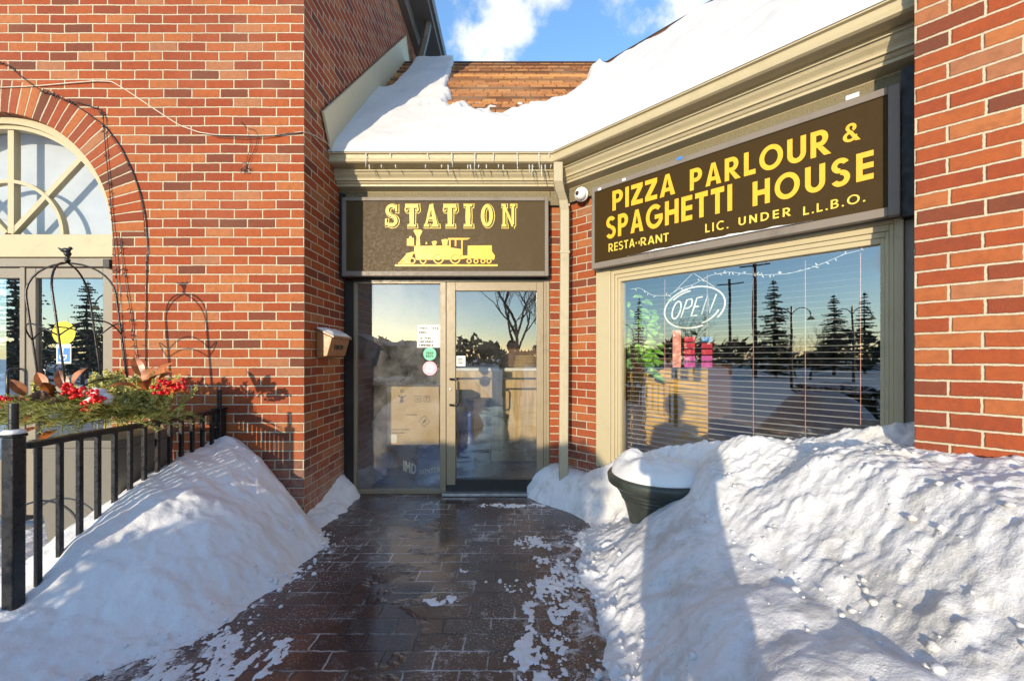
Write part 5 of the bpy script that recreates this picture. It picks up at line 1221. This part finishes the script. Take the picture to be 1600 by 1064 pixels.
for px_, ty, t_, lb in ((1236, 478, 15, 'two armed lamp post mirrored near the tallest spruce'), (1333, 478, 17, 'two armed lamp post mirrored near the right spruce')):
    x, y, D_ = refl(px_, t_); h = rh(ty, D_); t = thing('lamp_post', lb, 'lamp post', (x, y, 0)); b = MB(); b.tube([(x, y, 0), (x, y, h)], [.07, .04], 10); b.build('mast', M['blackmetal'], t)
    for sg_ in (-1, 1):
        b = MB(); b.tube([(x, y, h - .5)] + [(x + sg_ * .35 * Q * (1 - math.cos(R(k))), y - sg_ * .35 * Q * (1 - math.cos(R(k))), h - .5 + .4 * math.sin(R(k))) for k in range(20, 181, 20)], .02, 6); b.build('arm', M['blackmetal'], t)
        b = MB(); b.lathe([(.02, .12), (.09, .08), (.14, .0), (.13, -.01)], (x + sg_ * .7 * Q, y - sg_ * .7 * Q, h - .62), 12); b.build('lamp_shade', M['lampglass'], t)
rr2 = random.Random(31)
def hedge(name, x0, x1, y0, y1, H, n, label, cat='hedge', snow=True, lo=.03):
    t = thing(name, label, cat, ((x0 + x1) / 2, (y0 + y1) / 2, 0)); b = MB()
    def hb(u, v):
        x, y = x0 + (x1 - x0) * u, y0 + (y1 - y0) * v; e = min(u, 1 - u, v, 1 - v); return Vector((x, y, (H - .12) * (1 if e > .04 else .0) * (1 + .06 * fn(x * 2, y * 2))))
    grid('core', M['hedge'], 26, 26, hb, parent=t)
    for i in range(n):
        f = rr2.random(); x, y, z = x0 + (x1 - x0) * rr2.random(), y0 + (y1 - y0) * rr2.random(), H * rr2.random()
        k = rr2.random()
        if k < .35: z = H - .1 + .16 * rr2.random() + .06 * fn(x * 2, y * 2)
        elif k < .6: y = y1 + rr2.gauss(0, .04)
        elif k < .8: y = y0 + rr2.gauss(0, .04)
        else: x = (x0 if rr2.random() < .5 else x1) + rr2.gauss(0, .04)
        d = Vector((rr2.gauss(0, 1), rr2.gauss(0, 1), rr2.gauss(.3, .8))).normalized(); s_ = d.orthogonal().normalized(); l = lo * (1 + rr2.random()); c_ = Vector((x, y, z))
        b.face([c_ - s_ * l * .45, c_ + d * l, c_ + s_ * l * .45, c_ - d * l])
    b.build('leaves', M['hedge'], t)
    if snow:
        def hs(u, v):
            x, y = x0 - .02 + (x1 - x0 + .04) * u, y0 - .02 + (y1 - y0 + .04) * v; e = min(u, 1 - u, v, 1 - v); k = ss(0, .12, e); return Vector((x, y, H - .03 + .10 * k * (1 + fn(x * 3, y * 3)) ))
        g_ = grid('hedge_snow', M['snow'], 40, 20, hs); tag(g_, 'cap of snow on ' + label, 'snow')
hedge('clipped_hedge', -4.30, -2.30, -4.9, -4.2, 1.74, 15000, 'the dark clipped hedge behind the viewer', lo=.022)
x, y, D_ = refl(1310, 4.6)
hedge('clipped_hedge', x - .55, x + .45, y - .4, y + .4, .78, 3500, 'the low dark shrub mirrored at lower right of the window')
def berm(name, cx, cy, rx, ry, H, seed, label):
    def f(u, v):
        x, y = cx + (2 * u - 1) * rx, cy + (2 * v - 1) * ry; q = ((x - cx) / rx) ** 2 + ((y - cy) / ry) ** 2; h = H * (1 - q) ** .7 if q < 1 else 0
        return Vector((x, y, h * (1 + .35 * fn(x * .9 + seed, y * .9)) + .04 * fn(x * 4, y * 4, seed) - .04))
    g_ = grid(name, M['dirtysnow'], 60, 40, f, lambda p: p.z > -.03); tag(g_, label, 'snow bank')
berm('snow_bank', -3.3, -5.2, 2.6, .9, 1.1, 3., 'long low snow bank at the foot of the clipped hedge behind the viewer')
berm('snow_bank', 5.0, -6.5, 4.0, 1.6, 1.0, 8., 'broad snow bank across the lot behind the viewer to the right')
x, y, D_ = refl(1365, 3.2); berm('snow_bank', x - .6, y + .3, 1.1, .8, .75, 5., 'rounded snow bank mirrored at the right edge of the bay window')
# far wood beyond the lot
b = MB(); rw = random.Random(5)
for i in range(9000):
    a = R(165 + 190 * rw.random()); d_ = 60 + 30 * rw.random(); h = (2.6 + 2.2 * noise.noise(Vector((a * 9, 0, 0))) + 1.4 * noise.noise(Vector((a * 31, 2, 0)))) 
    z = max(.1, h) * rw.random() ** .8 * 1.4; p = Vector((d_ * math.cos(a), d_ * math.sin(a), z)); dd = Vector((rw.gauss(0, 1), rw.gauss(0, 1), rw.gauss(0, 1))).normalized(); s_ = dd.orthogonal().normalized(); l = .5 + .6 * rw.random()
    b.face([p - s_ * l * .5, p + dd * l, p + s_ * l * .5, p - dd * l])
o = b.build('distant_woods', M['hedge']); tag(o, 'dark line of distant woods beyond the snowy lot', 'woods', kind='stuff')

# ------------------------------------------------------------------ the person whose shadow falls on the right bank
def person(x, y):
    t = thing('person', 'person in a dark coat and jeans standing and holding up both hands', 'person', (x, y, 0))
    V = [(0, 0, .86), (0, 0, 1.05), (0, .0, 1.24), (0, .0, 1.36), (0, .01, 1.42), (0, .02, 1.47), (0, .03, 1.54), (0, .03, 1.60),
         (-.09, 0, .80), (-.10, .01, .45), (-.11, -.01, .08), (-.12, .10, .03), (.09, 0, .80), (.10, .01, .45), (.11, -.01, .08), (.12, .10, .03),
         (-.16, 0, 1.33), (-.22, .02, 1.08), (-.12, .20, 1.17), (.16, 0, 1.33), (.22, .02, 1.08), (.12, .20, 1.17), (-.09, .26, 1.20), (.09, .26, 1.20)]
    E = [(0, 1), (1, 2), (2, 3), (3, 4), (4, 5), (5, 6), (6, 7), (0, 8), (8, 9), (9, 10), (10, 11), (0, 12), (12, 13), (13, 14), (14, 15), (3, 16), (16, 17), (17, 18), (3, 19), (19, 20), (20, 21), (18, 22), (21, 23)]
    rad = [(.17, .13), (.16, .12), (.18, .13), (.13, .10), (.058, .058), (.06, .062), (.078, .095), (.06, .07), (.10, .10), (.068, .068), (.048, .05), (.045, .035), (.10, .10), (.068, .068), (.048, .05), (.045, .035), (.075, .075), (.055, .055), (.042, .042), (.075, .075), (.055, .055), (.042, .042), (.04, .025), (.04, .025)]
    me = bpy.data.meshes.new('body'); me.from_pydata([(x + a, y + b_, c) for a, b_, c in V], E, []); o = bpy.data.objects.new('body', me); col.objects.link(o); o.parent = t; o.matrix_parent_inverse = PINV(t)
    sk_ = o.modifiers.new('skin', 'SKIN'); me.skin_vertices.new() if not me.skin_vertices else None
    for v, r_ in zip(me.skin_vertices[0].data, rad): v.radius = r_
    me.skin_vertices[0].data[0].use_root = True
    su = o.modifiers.new('smooth', 'SUBSURF'); su.levels = 2; su.render_levels = 2; me.materials.append(M['coat'])
    b = MB(); b.ball((x, y + .03, 1.56), .098, 12, (.92, 1.08, 1.2)); b.build('head', M['skin'], t, smooth=True)
    b = MB(); b.ball((x, y + .012, 1.585), .107, 12, (.95, 1.06, 1.1)); b.build('hair', M['hair'], t, smooth=True)
    b = MB(); b.tube([(x, y + .13, 1.57), (x, y + .155, 1.545)], [.01, .016], 8); b.build('nose', M['skin'], t, smooth=True)
    for sg_ in (-1, 1):
        b = MB(); b.ball((x + sg_ * .035, y + .125, 1.58), .011, 8); b.build('eye', M['black'], t, smooth=True)
        h = MB(); hx, hy, hz = x + sg_ * .085, y + .28, 1.21
        h.ball((hx, hy, hz), .038, 8, (.55, 1.1, .95))
        for k in range(4):
            zz_ = hz - .028 + .019 * k; L = (.06, .072, .076, .066)[k]; h.tube([(hx, hy + .03, zz_), (hx - sg_ * .012, hy + .03 + L * .45, zz_ + .004), (hx - sg_ * .035, hy + .03 + L * .75, zz_ + .003), (hx - sg_ * .05, hy + .02 + L * .8, zz_)], [.009, .0088, .008, .006], 8)
        h.tube([(hx - sg_ * .01, hy - .01, hz + .03), (hx - sg_ * .03, hy + .015, hz + .05), (hx - sg_ * .045, hy + .04, hz + .052)], [.011, .010, .007], 8); h.build('hand', M['skin'], t, smooth=True)
    b = MB(); b.tube([(x, y, .52), (x, y, .7), (x, y, .98), (x, y, 1.25), (x, y, 1.36)], [.215, .215, .19, .20, .13], 20); o2 = b.build('coat', M['coat'], t, smooth=True)
    for v in o2.data.vertices: v.co.y = y + (v.co.y - y) * .72
    for sg_ in (-1, 1):
        b = MB(); b.tube([(x + sg_ * .092, y, .86), (x + sg_ * .10, y + .01, .46), (x + sg_ * .11, y - .01, .09)], [.112, .085, .066], 14); b.build('trouser_leg', M['jeans'], t, smooth=True)
        b = MB(); b.ball((x + sg_ * .115, y + .05, .045), .055, 8, (.85, 2.1, .8)); b.build('shoe', M['blackmetal'], t, smooth=True)
person(-.06, -.42)
